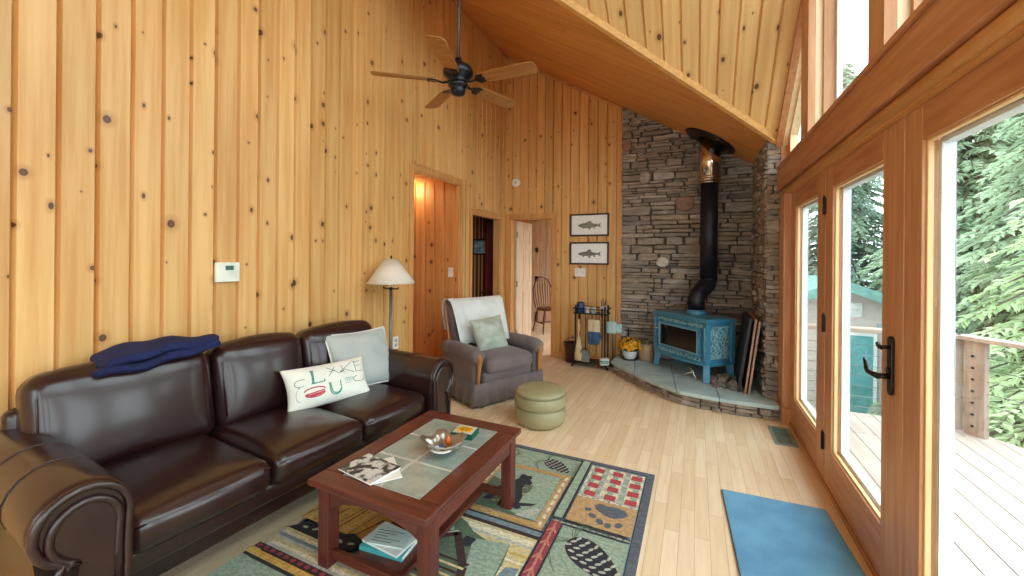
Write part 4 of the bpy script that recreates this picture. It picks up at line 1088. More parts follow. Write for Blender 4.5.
def stones(m, P, u0, u1, v0, v1, seed, topf=None, special=(), hmin=.028, hmax=.125, lmin=.09, lmax=.46, dmax=.038, back=-.012):
    """dry-laid courses; P(u,v,d) -> point, d = how far the face stands out"""
    rr = random.Random(seed)
    vs = [P(u0, v0, back), P(u1, v0, back), P(u1, v1, back), P(u0, v1, back)]
    m.add(vs, [(0, 1, 2, 3)], 0, False, None, -1.0)
    def one(pts, tone, d):
        n = len(pts); cu = sum(p[0] for p in pts) / n; cv = sum(p[1] for p in pts) / n
        hgt = max(p[1] for p in pts) - min(p[1] for p in pts); wd = max(p[0] for p in pts) - min(p[0] for p in pts)
        e = min(.010, hgt * .22)
        def sh(p, k, j=0): 
            return (p[0] + (cu - p[0]) * min(.5, k / (wd / 2)) + rr.uniform(-j, j), p[1] + (cv - p[1]) * min(.5, k / (hgt / 2)) + rr.uniform(-j, j))
        r0 = [P(*sh(p, .0015), back) for p in pts]; r1 = [P(*sh(p, .002), d * .55) for p in pts]; r2 = [P(*sh(p, e, .002), d + rr.uniform(-.003, .003)) for p in pts]
        fs = []
        for i in range(n):
            j = (i + 1) % n; fs += [(i, j, n + j, n + i), (n + i, n + j, 2 * n + j, 2 * n + i)]
        fs.append(tuple(2 * n + i for i in range(n)))
        m.add(r0 + r1 + r2, fs, 0, False, None, tone)
    for (cu, cv, ru, rv, tone) in special:
        pts = []
        for k in range(10):
            a = 2 * pi * k / 10; q = (abs(cos(a)) ** 3 + abs(sin(a)) ** 3) ** (-1 / 3)
            pts.append((cu + ru * cos(a) * q * rr.uniform(.86, 1.0), cv + rv * sin(a) * q * rr.uniform(.86, 1.0)))
        one(pts, tone, dmax + .016)
    def blocked(a, b, c, d):
        for (cu, cv, ru, rv, _) in special:
            if b > cu - ru * .6 and a < cu + ru * .6 and d > cv - rv * .6 and c < cv + rv * .6: return (cu - ru * .62, cu + ru * .62)
        return None
    v = v0; ph = rr.random() * 6
    while v < v1 - .01:
        h = rr.choice((rr.uniform(hmin, hmin + .3 * (hmax - hmin)), rr.uniform(hmin, hmax)))
        if v + h > v1 - hmin: h = v1 - v
        u = u0
        while u < u1 - .005:
            l = rr.uniform(lmin, lmax) * (.6 + .4 * min(1, h / .06))
            if u + l > u1 - lmin * .7: l = u1 - u
            b = None
            nxt = u + l
            if b:
                if b[0] - u > .03: l = b[0] - u; nxt = b[0]
                else:
                    u = max(b[1], u + .02); continue
            if topf is None or v < max(topf(u), topf(u + l)):
                split = h > .062 and rr.random() < .45
                parts = [(v, v + h)] if not split else [(v, v + h * .5), (v + h * .5, v + h)]
                for (va, vb) in parts:
                    a, c = u + .001, u + l - .001; j = min(.016, (vb - va) * .20)
                    def jt(): return rr.uniform(-j, j)
                    mid = (a + c) / 2
                    pts = [(a + abs(jt()), va + abs(jt()) * .6), (a + (c - a) * rr.uniform(.2, .45), va + jt() * .7), (a + (c - a) * rr.uniform(.55, .8), va + jt() * .7), (c - abs(jt()), va + abs(jt()) * .8), (c - abs(jt()), vb - abs(jt()) * .8), (a + (c - a) * rr.uniform(.55, .8), vb - jt() * .7), (a + (c - a) * rr.uniform(.2, .45), vb - jt() * .7), (a + abs(jt()) * 1.2, vb - abs(jt()) * .6)]
                    one(pts, rr.random() * .955, rr.uniform(.004, dmax))
            u = nxt
        v += h
SX, SYE = .60, 4.36      # face and near end of the stone return
m = MB()
stones(m, lambda u, v, d: (u, YB - d, v), -.92, SX + .02, 0, z_or(-.92), 5, topf=lambda u: z_or(u) + .05,
       special=[(-.14, 2.10, .115, .105, .97), (-.395, 1.375, .085, .07, 1.0), (-.62, 2.46, .07, .09, .62), (-.85, 2.9, .07, .09, .97)])
struct(m.build('wall_hearth', M_STONE, weld=False, attr=True))
m = MB()
stones(m, lambda u, v, d: (SX - d, u, v), SYE, YB, 0, 2.56, 9, topf=lambda u: z_or(SX) + .06, lmin=.10, lmax=.34)
stones(m, lambda u, v, d: (u, SYE - d, v), SX - .02, .70, 0, 2.56, 14, topf=lambda u: z_or(SX) + .06, lmin=.06, lmax=.15, dmax=.015)
struct(m.build('wall_hearth_return', M_STONE, weld=False, attr=True))

# ================================================================== HEARTH
HZ = .14
outline = [(.70, 4.17), (.62, 4.135), (.33, 4.125), (.037, 4.155), (-.137, 4.195), (-.33, 4.335), (-.55, 4.54), (-.78, 4.80), (-.955, 5.04), (-.945, 5.41)]
hearth = thing('hearth', 'raised slate topped stone hearth filling the corner under the stove', 'hearth', (-.1, 4.8, 0))
IM = T(.1, -4.8, 0)
m = MB()
for i, (p, q) in enumerate(zip(outline, outline[1:])):
    d = Vector((q[0] - p[0], q[1] - p[1])); Ln = d.length; d.normalize(); nr = Vector((d.y, -d.x)) 
    if nr.dot(Vector((p[0] - .2, p[1] - 5.0))) < 0: nr = -nr
    ins = .035
    stones(m, lambda u, v, dd, p=p, d=d, nr=nr: (p[0] + d.x * u + nr.x * (dd - ins), p[1] + d.y * u + nr.y * (dd - ins), v), 0, Ln, .0, HZ - .035, 30 + i, hmin=.03, hmax=.06, lmin=.08, lmax=.22, dmax=.022)
m.v = [IM @ v for v in m.v]
m.build('stone_front', M_STONE, hearth, weld=False, attr=True)
def slab_mat():
    t = NT('blue_grey_slate'); n = t.noise(t.obj(), 5, 5, .6); n2 = t.noise(t.obj(), 34, 4)
    return t.bsdf(t.mix(t.ramp(n, .3, .7), S(156, 182, 184), S(184, 206, 206)), .45, 0, bump=n2, bstr=.25, bdist=.01)
M_SLAB = slab_mat()
full = outline + [(SX - .01, 5.40), (SX - .01, 4.33), (.70, 4.31)]
full = [(-.945, 5.41), (SX - .005, 5.41), (SX - .005, 4.315), (.665, 4.315)] + outline[1:-1]
full[3] = (.665, 4.315); full.insert(4, (.665, 4.15))
core = MB().prism([(.25 + (x - .25) * .93, 5.36 + (y - 5.36) * .93) for x, y in full], .002, HZ - .036); core.v = [IM @ v for v in core.v]; core.build('rubble_core', M_STONE, hearth)
# slate flags, cut from the outline by straight joints
def clip(poly, a, b, c):   # keep a*x+b*y<=c
    out = []
    for i in range(len(poly)):
        p, q = poly[i], poly[(i + 1) % len(poly)]; dp, dq = a * p[0] + b * p[1] - c, a * q[0] + b * q[1] - c
        if dp <= 0: out.append(p)
        if dp * dq < 0: t_ = dp / (dp - dq); out.append((p[0] + (q[0] - p[0]) * t_, p[1] + (q[1] - p[1]) * t_))
    return out
joints = [(-.62, -.50), (-.28, -.20), (.08, .16), (.36, .33)]        # joint lines from front to back: x at y=4.2 / x at y=5.4 shifted
g = .0025
lines_ = [(-.95 + .38 * k, -.60 + .28 * k) for k in range(1, 5)]
prev = None
def half(xf, xb):  # line through (xf,4.1),(xb,5.4): x - xf - (y-4.1)*s <= 0
    s = (xb - xf) / 1.3
    return (1, -s, xf - 4.1 * s)
pieces = []
cur = full
L_ = [half(-.55, -.72), half(-.16, -.30), half(.20, .14)]
for h in L_:
    pieces.append(clip(cur, h[0], h[1], h[2] - g)); cur = clip(cur, -h[0], -h[1], -h[2] - g)
pieces.append(cur)
for p in pieces:
    for sgn in (1, -1):
        q = clip(p, 0, sgn, sgn * 4.72 - g)
        if len(q) < 3: continue
        mm = MB().prism(q, HZ - .036, HZ); mm.v = [IM @ v for v in mm.v]; mm.build('slate_slab', M_SLAB, hearth, bevel=.004)

# ================================================================== STOVE
def enamel(name, c, n_amt=.1):
    t = NT(name); n = t.noise(t.obj(), 8, 3)
    return t.bsdf(t.mix(t.ramp(n, .3, .7), tuple(x * .88 for x in c[:3]) + (1,), c), .30, 0, bump=t.noise(t.obj(), 60, 2), bstr=.03, coat=.4)
M_BLUE = enamel('blue_enamel', S(68, 142, 176)); M_BLUED = enamel('blue_enamel_relief', S(54, 116, 146))
def relief_mat():
    t = NT('cast_relief_enamel'); v = t.n('ShaderNodeTexVoronoi', feature='SMOOTH_F1'); t.set(v.inputs['Vector'], t.obj()); v.inputs['Scale'].default_value = 52
    n = t.noise(t.obj(), 30, 3, .6); h = t.math('ADD', v.outputs['Distance'], t.math('MULTIPLY', n, .6))
    c = t.mix(t.ramp(h, .45, .85), S(50, 116, 150), S(146, 196, 208))
    return t.bsdf(c, .4, 0, bump=h, bstr=1.0, bdist=.02, coat=.2)
M_REL = relief_mat()
M_FIRE = NT('dark_fire_glass').bsdf((.012, .008, .007, 1), .06, 0, coat=.5)
STV = T(.03, 5.04, HZ)
ST = Matrix.Translation((-.012, 5.012, HZ)) 
stove = thing('wood_stove', 'blue enamelled cast iron wood stove with glass door standing on the hearth', 'stove', (-.045, 4.985, HZ), radians(-135 - 90 + 180))
# local: x to the viewer's right along the front, -y is the front, z up
W, D = .82, .40
Z0, Z1 = .155, .615
m = MB()
m.rbox(W - .06, D - .05, Z1 - Z0, .02, 3, M=T(0, 0, (Z0 + Z1) / 2))
m.rbox(W - .02, D - .01, .05, .015, 3, M=T(0, 0, Z0 + .025))
m.rbox(W - .035, D - .025, .03, .012, 3, M=T(0, 0, Z1 - .01))
m.build('stove_body', M_BLUE, stove)
m = MB()
m.rbox(W + .02, D + .03, .022, .010, 4, M=T(0, 0, Z1 + .010)); m.rbox(W - .02, D - .01, .02, .009, 4, M=T(0, 0, Z1 + .026))
m.build('top_plate', M_BLUE, stove)
# corner columns
for sx in (-1, 1):
    for sy in (-1, 1):
        m = MB(); cx_, cy_ = sx * (W / 2 - .035), sy * (D / 2 - .03)
        m.box(cx_ - .027, cx_ + .027, cy_ - .027, cy_ + .027, Z0 + .03, Z1 - .01)
        m.tube([(cx_, cy_ - .029 * (1 if sy < 0 else -1), Z0 + .07), (cx_, cy_ - .029 * (1 if sy < 0 else -1), Z1 - .05)], .009, 8)
        m.build('corner_column', M_BLUE, stove, bevel=.006)
        # curved foot
        m = MB()
        P = [(-.035, Z0 + .03), (.035, Z0 + .03), (.038, Z0 - .03), (.045, .05), (.062, .0), (-.012, .0), (-.02, .06), (-.035, .10)]
        Mx = T(sx * (W / 2 - .045), sy * (D / 2 - .04), 0) @ Matrix.Rotation(atan2(sy, sx), 4, 'Z') @ R(90, 'X')
        m.prism(P, -.034, .034, 0, Mx); m.build('foot', M_BLUE, stove, bevel=.008)
# decorated side panels
for sx in (-1, 1):
    MB().box(sx * (W / 2 - .032) - .006, sx * (W / 2 - .032) + .006, -D / 2 + .07, D / 2 - .07, Z0 + .075, Z1 - .045).build('side_panel', M_REL, stove, bevel=.004)
# front: relief bands above and below, arched ash lip, glazed door
yf = -D / 2 + .02
MB().box(-W / 2 + .075, W / 2 - .075, yf - .012, yf + .01, Z1 - .062, Z1 - .025).build('relief_band', M_REL, stove, bevel=.003)
MB().box(-W / 2 + .075, W / 2 - .075, yf - .012, yf + .01, Z0 + .045, Z0 + .082).build('relief_band', M_REL, stove, bevel=.003)
lipP = [(-.36, 0), (-.30, -.05), (-.15, -.085), (0, -.095), (.15, -.085), (.30, -.05), (.36, 0)]
MB().prism(lipP, 0, .018, 0, T(0, yf + .01, Z0 + .012)).build('ash_lip', M_BLUE, stove, bevel=.006)
dx0, dx1, dz0, dz1 = -.315, .315, Z0 + .088, Z1 - .066
m = MB(); fw = .036
m.box(dx0, dx1, yf - .03, yf + .005, dz0, dz0 + fw); m.box(dx0, dx1, yf - .03, yf + .005, dz1 - fw, dz1); m.box(dx0, dx0 + fw, yf - .03, yf + .005, dz0 + fw, dz1 - fw); m.box(dx1 - fw, dx1, yf - .03, yf + .005, dz0 + fw, dz1 - fw)
door = m.build('stove_door', M_BLUE, stove, bevel=.006)
m = MB(); b = .012
for (a0, a1, c0, c1) in ((dx0 + fw - b, dx1 - fw + b, dz0 + fw - b, dz0 + fw), (dx0 + fw - b, dx1 - fw + b, dz1 - fw, dz1 - fw + b), (dx0 + fw - b, dx0 + fw, dz0 + fw, dz1 - fw), (dx1 - fw, dx1 - fw + b, dz0 + fw, dz1 - fw)): m.box(a0, a1, yf - .036, yf - .02, c0, c1)
m.build('door_bead', enamel('pale_blue_enamel', S(120, 176, 196)), door, bevel=.003)
MB().box(dx0 + fw - .002, dx1 - fw + .002, yf - .022, yf - .014, dz0 + fw - .002, dz1 - fw + .002).build('door_glass', M_FIRE, door)
m = MB(); zc = (dz0 + dz1) / 2 + .06
m.tube([(dx0 + .01, yf - .03, zc), (dx0 - .02, yf - .055, zc + .004), (dx0 - .075, yf - .075, zc + .006)], [.008, .007, .011], 10)
m.build('door_handle', plain('nickel_handle', S(206, 200, 190), .25, .9), door)
for z in (dz0 + .07, dz1 - .07):
    MB().tube([(dx1 + .012, yf - .022, z - .025), (dx1 + .012, yf - .022, z + .025)], .010, 10).build('door_hinge', M_BLUED, door)
MB().lathe([(.098, Z1 + .03), (.104, Z1 + .045), (.098, Z1 + .06), (.094, Z1 + .085)], 32, 0, T(.0, .06, 0)).build('flue_collar', M_BLUE, stove)
# handle of a removable poker hanging beneath the ash lip
m = MB(); m.tube([(.20, yf - .07, .115), (.24, yf - .09, .125), (.29, yf - .085, .10), (.31, yf - .075, .04), (.315, yf - .07, .008)], [.006, .007, .007, .006, .005], 8)
m.tube([(.29, yf - .085, .10), (.18, yf - .11, .04), (.16, yf - .115, .008)], .005, 8)
m.build('air_control', plain('bright_steel', S(190, 188, 182), .3, .9), stove)

# flue
fb = stove.matrix_basis @ Vector((0, .06, Z1 + .08)); fb = Matrix.Translation(stove.location) @ Matrix.Rotation(stove.rotation_euler.z, 4, 'Z') @ Vector((0, .06, Z1 + .08))
FTX, FTY = .125, 5.19
zc_ = z_or(FTX)
M_FLUE = plain('black_flue', S(34, 36, 42), .45, .4); M_CHROME = plain('polished_steel', S(206, 190, 176), .12, 1.0, var=.04)
flue = thing('stove_pipe', 'black stove pipe with polished upper sleeve rising from the stove to the ceiling', 'stove pipe', (FTX, FTY, fb.z))
rel = lambda x, y, z: (x - FTX, y - FTY, z - fb.z)
m = MB(); pts = [rel(fb.x, fb.y, fb.z - .01), rel(fb.x, fb.y, fb.z + .10)]
b0 = Vector((fb.x, fb.y)); b1 = Vector((FTX, FTY))
for k in range(0, 9):
    t_ = k / 8; e = t_ * t_ * (3 - 2 * t_); q = b0.lerp(b1, e); pts.append(rel(q.x, q.y, fb.z + .12 + .22 * t_))
pts.append(rel(FTX, FTY, fb.z + .38)); 
m.tube(pts, .091, 28); el = m.build('elbow', M_FLUE, flue)
m = MB()
for t_ in (.25, .5, .75):
    e = t_ * t_ * (3 - 2 * t_); q = b0.lerp(b1, e); d = Vector((b1.x - b0.x, b1.y - b0.y, .30)).normalized(); p = Vector(rel(q.x, q.y, fb.z + .12 + .22 * t_))
    m.tube([p - d * .006, p + d * .006], .095, 28)
m.build('elbow_seam', M_FLUE, el)
MB().tube([rel(FTX, FTY, fb.z + .36), rel(FTX, FTY, 2.30)], .094, 32).build('pipe', M_FLUE, flue)
m = MB(); m.tube([rel(FTX, FTY, 2.29), rel(FTX, FTY, zc_ + .05)], .115, 36); m.build('upper_sleeve', M_CHROME, flue)
m = MB(); 
for z in (2.30, 2.335, 2.36): m.tube([rel(FTX, FTY, z - .006), rel(FTX, FTY, z + .006)], .119, 36)
m.build('sleeve_band', M_CHROME, flue)
CMx = T(0, 0, zc_ - fb.z - .012) @ Matrix.Rotation(math.atan(NO), 4, 'Y')
MB().lathe([(.112, -.012), (.30, -.006), (.305, .0), (.30, .006), (.112, .012)], 56, 0, CMx).build('ceiling_collar', plain('black_collar', S(24, 18, 18), .4, .2), flue)

# ================================================================== things on and near the hearth
def xy(p): return p
pot = thing('flower_pot', 'white bowl of yellow chrysanthemums on the left end of the hearth', 'potted plant', (-.765, 5.235, HZ))
MB().lathe([(.055, 0), (.062, .006), (.085, .05), (.096, .10), (.10, .112), (.094, .112), (.085, .085), (.001, .08)], 32).build('pot', plain('white_glaze', S(224, 226, 222), .25), pot)
MB().lathe([(.10, 0), (.105, .004), (.105, .012), (.06, .014)], 32, 0, T(0, 0, -.0)).build('saucer', plain('dark_saucer', S(50, 44, 40), .5), pot)
rr = random.Random(4)
m = MB()
for k in range(230):
    a = rr.uniform(0, 2 * pi); e = rr.uniform(.05, 1.25); r_ = rr.uniform(.08, .15)
    c = Vector((r_ * cos(a) * cos(e) * 1.0, r_ * sin(a) * cos(e) * .95, .12 + r_ * sin(e) * .95))
    u = Vector((rr.uniform(-1, 1), rr.uniform(-1, 1), rr.uniform(-.3, .8))).normalized(); w = u.orthogonal().normalized(); L2 = rr.uniform(.018, .034)
    m.add([c - u * L2, c - w * L2 * .35 + u * .002, c + u * L2, c + w * L2 * .35], [(0, 1, 2, 3)])
for k in range(14):
    a = k * .9; m.tube([(0.02 * cos(a), .02 * sin(a), .08), (.06 * cos(a), .06 * sin(a), .17), (.10 * cos(a), .10 * sin(a), .21)], .003, 5)
fo = m.build('foliage', plain('mum_leaves', S(58, 84, 44), .6), pot, recalc=False)
M_YEL = plain('yellow_petals', S(244, 186, 36), .6); M_ORG = plain('orange_centre', S(206, 130, 20), .7)
fm = MB()
for layer, (r0, r1, z0, z1, n, off) in enumerate(((.006, .027, .0, .002, 13, 0), (.005, .022, .003, .009, 11, .25), (.003, .015, .006, .014, 8, .1))):
    for k in range(n):
        a = 2 * pi * (k + off) / n; c, s_ = cos(a), sin(a); w = .0045
        fm.add([(r0 * c, r0 * s_, z0), ((r0 + r1) / 2 * c - w * s_, (r0 + r1) / 2 * s_ + w * c, z0 + (z1 - z0) * .6), (r1 * c, r1 * s_, z1), ((r0 + r1) / 2 * c + w * s_, (r0 + r1) / 2 * s_ - w * c, z0 + (z1 - z0) * .6)], [(0, 1, 2, 3)], 0)
fm.lathe([(.007, .004), (.006, .010), (.001, .012)], 8, 1)
f0 = fm.build('flower', [M_YEL, M_ORG], pot, recalc=False)
for k in range(52):
    a = k * 2.39996; e = math.asin(.06 + .93 * (k + .5) / 52); r_ = .145 + .018 * sin(k * 1.7)
    dvec = Vector((cos(a) * cos(e), sin(a) * cos(e) * .92, sin(e) * .85))
    o = f0 if k == 0 else f0.copy()
    if k: COL.objects.link(o); o.parent = pot
    o.location = Vector((0, 0, .135)) + dvec * r_; o.rotation_euler = dvec.to_track_quat('Z', 'Y').to_euler(); o.scale = (1.15,) * 3
# stoneware crock with kindling
ck = thing('stoneware_crock', 'tan stoneware crock filled with pine cones between flowers and stove', 'crock', (-.565, 5.29, HZ))
MB().lathe([(.085, 0), (.094, .01), (.105, .09), (.104, .18), (.098, .195), (.104, .203), (.100, .21), (.09, .205), (.088, .15), (.001, .14)], 36).build('crock_body', plain('tan_stoneware', S(168, 138, 110), .5), ck)
for sx in (-1, 1): MB().tube([(sx * .10, -.03, .16), (sx * .122, -.015, .165), (sx * .122, .015, .165), (sx * .10, .03, .16)], .008, 8).build('lug_handle', plain('tan_stoneware_lug', S(156, 126, 98), .5), ck)
M_CONE = plain('pine_cone_brown', S(150, 140, 134), .8, var=.35, scale=30)
def pinecone(name, s=1.0):
    m = MB(); N = 60
    m.lathe([(.001, 0), (.012 * s, .006 * s), (.015 * s, .02 * s), (.009 * s, .04 * s), (.001, .052 * s)], 10)
    for k in range(N):
        a = k * 2.39996; t_ = k / N; z = s * (.004 + .046 * t_); r_ = s * (.010 + .016 * sin(pi * min(1, .18 + t_ * .8))); c, s_ = cos(a), sin(a); w = s * .008
        b = s * .006
        m.add([(b * c, b * s_, z), (r_ * .8 * c - w * s_, r_ * .8 * s_ + w * c, z + s * .006), (r_ * 1.15 * c, r_ * 1.15 * s_, z + s * .011), (r_ * .8 * c + w * s_, r_ * .8 * s_ - w * c, z + s * .006)], [(0, 1, 2, 3)], 0)
    o = m.build(name, M_CONE, recalc=False); o.modifiers.new('t', 'SOLIDIFY').thickness = .0015 * s
    return o
pc0 = pinecone('pine_cone', 1.25)
tag(pc0, 'pine cone heaped in the top of the tan crock', 'pine cone', 'pine cones in the crock')
rr = random.Random(8)
for k in range(8):
    o = pc0 if k == 0 else pc0.copy()
    if k: COL.objects.link(o)
    a = k * .9; r_ = .045 if k else 0
    o.location = (-.565 + r_ * cos(a), 5.29 + r_ * sin(a), HZ + .150 + .035 * (k == 0)); o.rotation_euler = (rr.uniform(-1, 1), rr.uniform(-1, 1), rr.uniform(0, 6))
rr = random.Random(21)
cones = []
for k in range(24):
    o = pc0.copy(); COL.objects.link(o)
    x = rr.uniform(.16, .40); y = rr.uniform(4.48, 4.80) - (x - .16) * .35
    o.location = (x, y, HZ + .024 + (0.03 if k % 4 == 0 else 0)); o.rotation_euler = (pi / 2 + rr.uniform(-.4, .4), rr.uniform(-.4, .4), rr.uniform(0, 6)); o.scale = (rr.uniform(.8, 1.15),) * 3
    tag(o, 'grey brown pine cone in the loose heap on the hearth right of the stove', 'pine cone', 'pine cones on the hearth')
# leaning panels
M_DARKP = plain('dark_mesh_panel', S(40, 34, 36), .6); M_RAWW = wood('raw_board', S(176, 140, 118), S(146, 110, 92), 2)
def leaning(name, label, cat, xb, xt, y0, y1, h, th, mat, edge=None):
    o = thing(name, label, cat, (xb, (y0 + y1) / 2, HZ))
    L3 = math.sqrt(h * h - 0); ang = math.asin(min(.9, (xt - xb) / h)); Mx = Matrix.Rotation(ang, 4, 'Y')
    hy_ = (y1 - y0) / 2
    m = MB(); m.box(-th / 2, th / 2, -hy_ + .022, hy_ - .022, .022, h - .022, 0, Mx); m.build('panel', mat, o)
    m = MB()
    m.box(-th * .62, th * .62, -hy_, -hy_ + .024, 0, h, 0, Mx); m.box(-th * .62, th * .62, hy_ - .024, hy_, 0, h, 0, Mx); m.box(-th * .62, th * .62, -hy_ + .024, hy_ - .024, 0, .024, 0, Mx); m.box(-th * .62, th * .62, -hy_ + .024, hy_ - .024, h - .024, h, 0, Mx)
    m.build('panel_frame', edge or mat, o, bevel=.002)
    return o
leaning('hearth_screen', 'dark framed screen leaning inside the stack beside the stone return', 'screen', .375, .475, 4.42, 4.98, .72, .022, M_DARKP, M_DARKP)
leaning('wooden_board', 'thin raw board leaning on the dark screen at the hearth end', 'board', .425, .512, 4.37, 4.92, .72, .014, M_DARKP, M_RAWW)
leaning('wooden_board', 'thin raw board leaning nearest the stone return wall', 'board', .455, .540, 4.36, 4.90, .70, .014, M_DARKP, M_RAWW)
# ---- fireplace tool rack by the board wall
RK = (-1.24, 5.19)
rack = thing('tool_rack', 'black iron fireplace tool rack standing against the board wall', 'tool rack', (RK[0], RK[1], 0))
M_IRON = M_BLACK
rw, rd = .19, .10
for sx in (-1, 1):
    for sy in (-1, 1):
        m = MB(); m.tube([(sx * rw * 1.25, sy * rd * 1.2, .006), (sx * rw * 1.05, sy * rd, .05), (sx * rw, sy * rd, .10), (sx * rw, sy * rd, .80)], [.014, .011, .011, .011], 8)
        m.build('post', M_IRON, rack)
m = MB(); m.box(-rw - .03, rw + .03, -rd - .03, rd + .03, .055, .07); m.build('base_tray', M_IRON, rack, bevel=.003)
m = MB(); m.box(-rw - .03, rw + .03, -rd - .02, rd + .02, .69, .70)
for sy in (-1, 1): m.tube([(-rw - .03, sy * (rd + .02), .76), (rw + .03, sy * (rd + .02), .76)], .006, 6)
for sx in (-1, 1): m.tube([(sx * (rw + .03), -rd - .02, .76), (sx * (rw + .03), rd + .02, .76)], .006, 6)
for k in range(9):
    x = -rw - .03 + (2 * rw + .06) * k / 8; m.tube([(x, -rd - .02, .70), (x, -rd - .02, .76)], .004, 6)
m.build('top_shelf', M_IRON, rack)
m = MB()
for k in range(4): x = -.14 + .09 * k; m.tube([(x, -rd - .015, .69), (x, -rd - .05, .665), (x, -rd - .055, .645), (x, -rd - .035, .64)], .004, 6)
m.build('hook', M_IRON, rack)
def onrack(nm, label, cat, x, y, z, rz=0): return thing(nm, label, cat, (RK[0] + x, RK[1] + y, z), rz)
# hearth brush
br = onrack('hearth_brush', 'pale straw hearth brush with a turned handle hanging on the tool rack', 'brush', -.135, -.145, .10)
MB().lathe([(.010, .30), (.012, .34), (.009, .36), (.018, .38), (.019, .44), (.012, .49), (.016, .51), (.010, .525)], 16).build('handle', wood('pale_handle', S(214, 180, 132), S(190, 152, 104), 2), br)
m = MB(); m.lathe([(.052, .0), (.050, .08), (.036, .2), (.016, .31)], 22); m.v = [Vector((v.x, v.y * .55, v.z)) for v in m.v]
m.build('bristles', fabric('straw_bristles', S(208, 184, 140), .2, 90), br)
# ash shovel
sv = onrack('ash_shovel', 'small steel ash shovel with rounded blade hanging on the tool rack', 'shovel', -.045, -.16, .09)
P = [(-.055, 0), (.055, 0), (.058, .10)] + [(.055 * cos(radians(a)), .11 + .06 * sin(radians(a))) for a in range(0, 181, 20)] + [(-.058, .10)]
m = MB(); m.prism(P, -.004, .004, 0, R(84, 'X')); m.build('blade', plain('grey_steel', S(122, 132, 128), .4, .5), sv, bevel=.002)
m = MB()
m.tube([(x, -.012 + .0 * z, z) for x, z in P[2:-1]], .006, 6); m.build('blade_rim', M_IRON, sv)
MB().tube([(0, .012, .15), (0, .02, .40), (0, .022, .56)], [.007, .006, .008], 8).build('shaft', M_IRON, sv)
# gloves
for k, (dx, lab) in enumerate(((.03, 'blue and cream work glove hanging at the left of the tool rack centre'), (.095, 'second blue and cream work glove hanging right of its mate on the tool rack'))):
    gl = onrack('work_glove', lab, 'glove', dx, -.15 - .012 * k, .32, radians(-6 + 8 * k)); gl['group'] = 'work gloves on the tool rack'
    m = MB(); m.rbox(.085, .026, .16, .012, 4, puff=(.004, .008, 0), M=T(0, 0, .235)); m.build('cuff', fabric('cream_canvas' + str(k), S(206, 190, 160)), gl)
    m = MB(); m.rbox(.088, .034, .11, .014, 4, puff=(.006, .008, 0), M=T(0, 0, .115))
    for j in range(4):
        x = -.032 + .0215 * j; L4 = (.062, .074, .07, .055)[j]
        m.tube([(x, 0, .08), (x * 1.05, -.004, .05 - .3 * L4 + .0), (x * 1.1, -.002, .065 - L4)], [.0125, .012, .010], 10)
    m.tube([(.035, 0, .15), (.058, -.01, .11), (.062, -.012, .075)], [.014, .013, .010], 10)
    m.build('hand', fabric('blue_denim' + str(k), S(54, 84, 118), .15), gl)
# poker and tongs
pk = onrack('poker', 'black iron poker hanging at the right end of the tool rack', 'poker', .165, -.14, .08)
m = MB(); m.tube([(0, 0, .03), (0, 0, .60)], .007, 8); m.tube([(0, 0, .05), (.0, -.02, .03), (.0, -.035, .045)], .006, 8); m.build('shaft', M_IRON, pk)
MB().lathe([(.008, .58), (.014, .60), (.014, .68), (.008, .70)], 12).build('grip', M_IRON, pk)
# items on the top shelf
def can(nm, lab, cat, x, y, z, r_, h, col, lid=None):
    o = onrack(nm, lab, cat, x, y, z)
    MB().lathe([(r_ * .96, 0), (r_, .004), (r_, h - .006), (r_ * .95, h)], 24).build('body', plain(nm + lab[:9].replace(' ', '_'), col, .45), o)
    if lid: MB().lathe([(r_ * .9, h), (r_ * .92, h + .012), (r_ * .6, h + .02)], 20).build('lid', plain(nm + '_lid' + lab[:9].replace(' ', '_'), lid, .45), o)
    return o
can('canister', 'dark blue canister at the left end of the rack shelf', 'canister', -.15, 0, .70, .055, .115, S(36, 66, 104), S(60, 80, 96))
can('paper_roll', 'white rolled paper lying left on the rack shelf', 'roll', -.055, -.03, .70, .035, .075, S(206, 208, 204))
can('paper_roll', 'white rolled paper lying centre right on the rack shelf', 'roll', .03, -.03, .70, .035, .075, S(200, 202, 198))
o = can('match_tin', 'cream tin of long matches at the right end of the rack shelf', 'tin', .155, -.02, .70, .042, .10, S(214, 208, 196))
m = MB()
for k in range(7):
    a = k * .9; m.tube([(.02 * cos(a), .02 * sin(a), .02), (.032 * cos(a), .032 * sin(a), .16 + .02 * (k % 3))], .003, 5)
m.build('matchsticks', plain('dark_matches', S(60, 46, 40), .7), o)
o = onrack('kindling_box', 'small white cardboard box tucked in the foot of the tool rack', 'box', .19, -.12, .07 , radians(28))
MB().box(-.055, .055, -.03, .03, 0, .085).build('box_body', plain('white_card', S(204, 212, 208), .6), o, bevel=.003)
MB().box(-.045, .045, -.0305, -.030, .02, .06).build('printed_panel', plain('teal_print', S(110, 160, 156), .6), o)
# dark bucket left of the rack
bk = thing('ash_bucket', 'dark red brown ash bucket in the shade left of the tool rack', 'bucket', (-1.53, 5.31, 0))
MB().lathe([(.085, 0), (.09, .01), (.115, .25), (.12, .262), (.112, .262), (.085, .03), (.001, .025)], 28).build('bucket', plain('dark_red_enamel', S(66, 36, 34), .45), bk)
MB().tube([(.117 * cos(radians(a)), .05 * sin(radians(a)) - .02, .25 + .07 * sin(radians(a)) ** 1) for a in range(0, 181, 12)], .004, 6).build('bail_handle', M_IRON, bk)
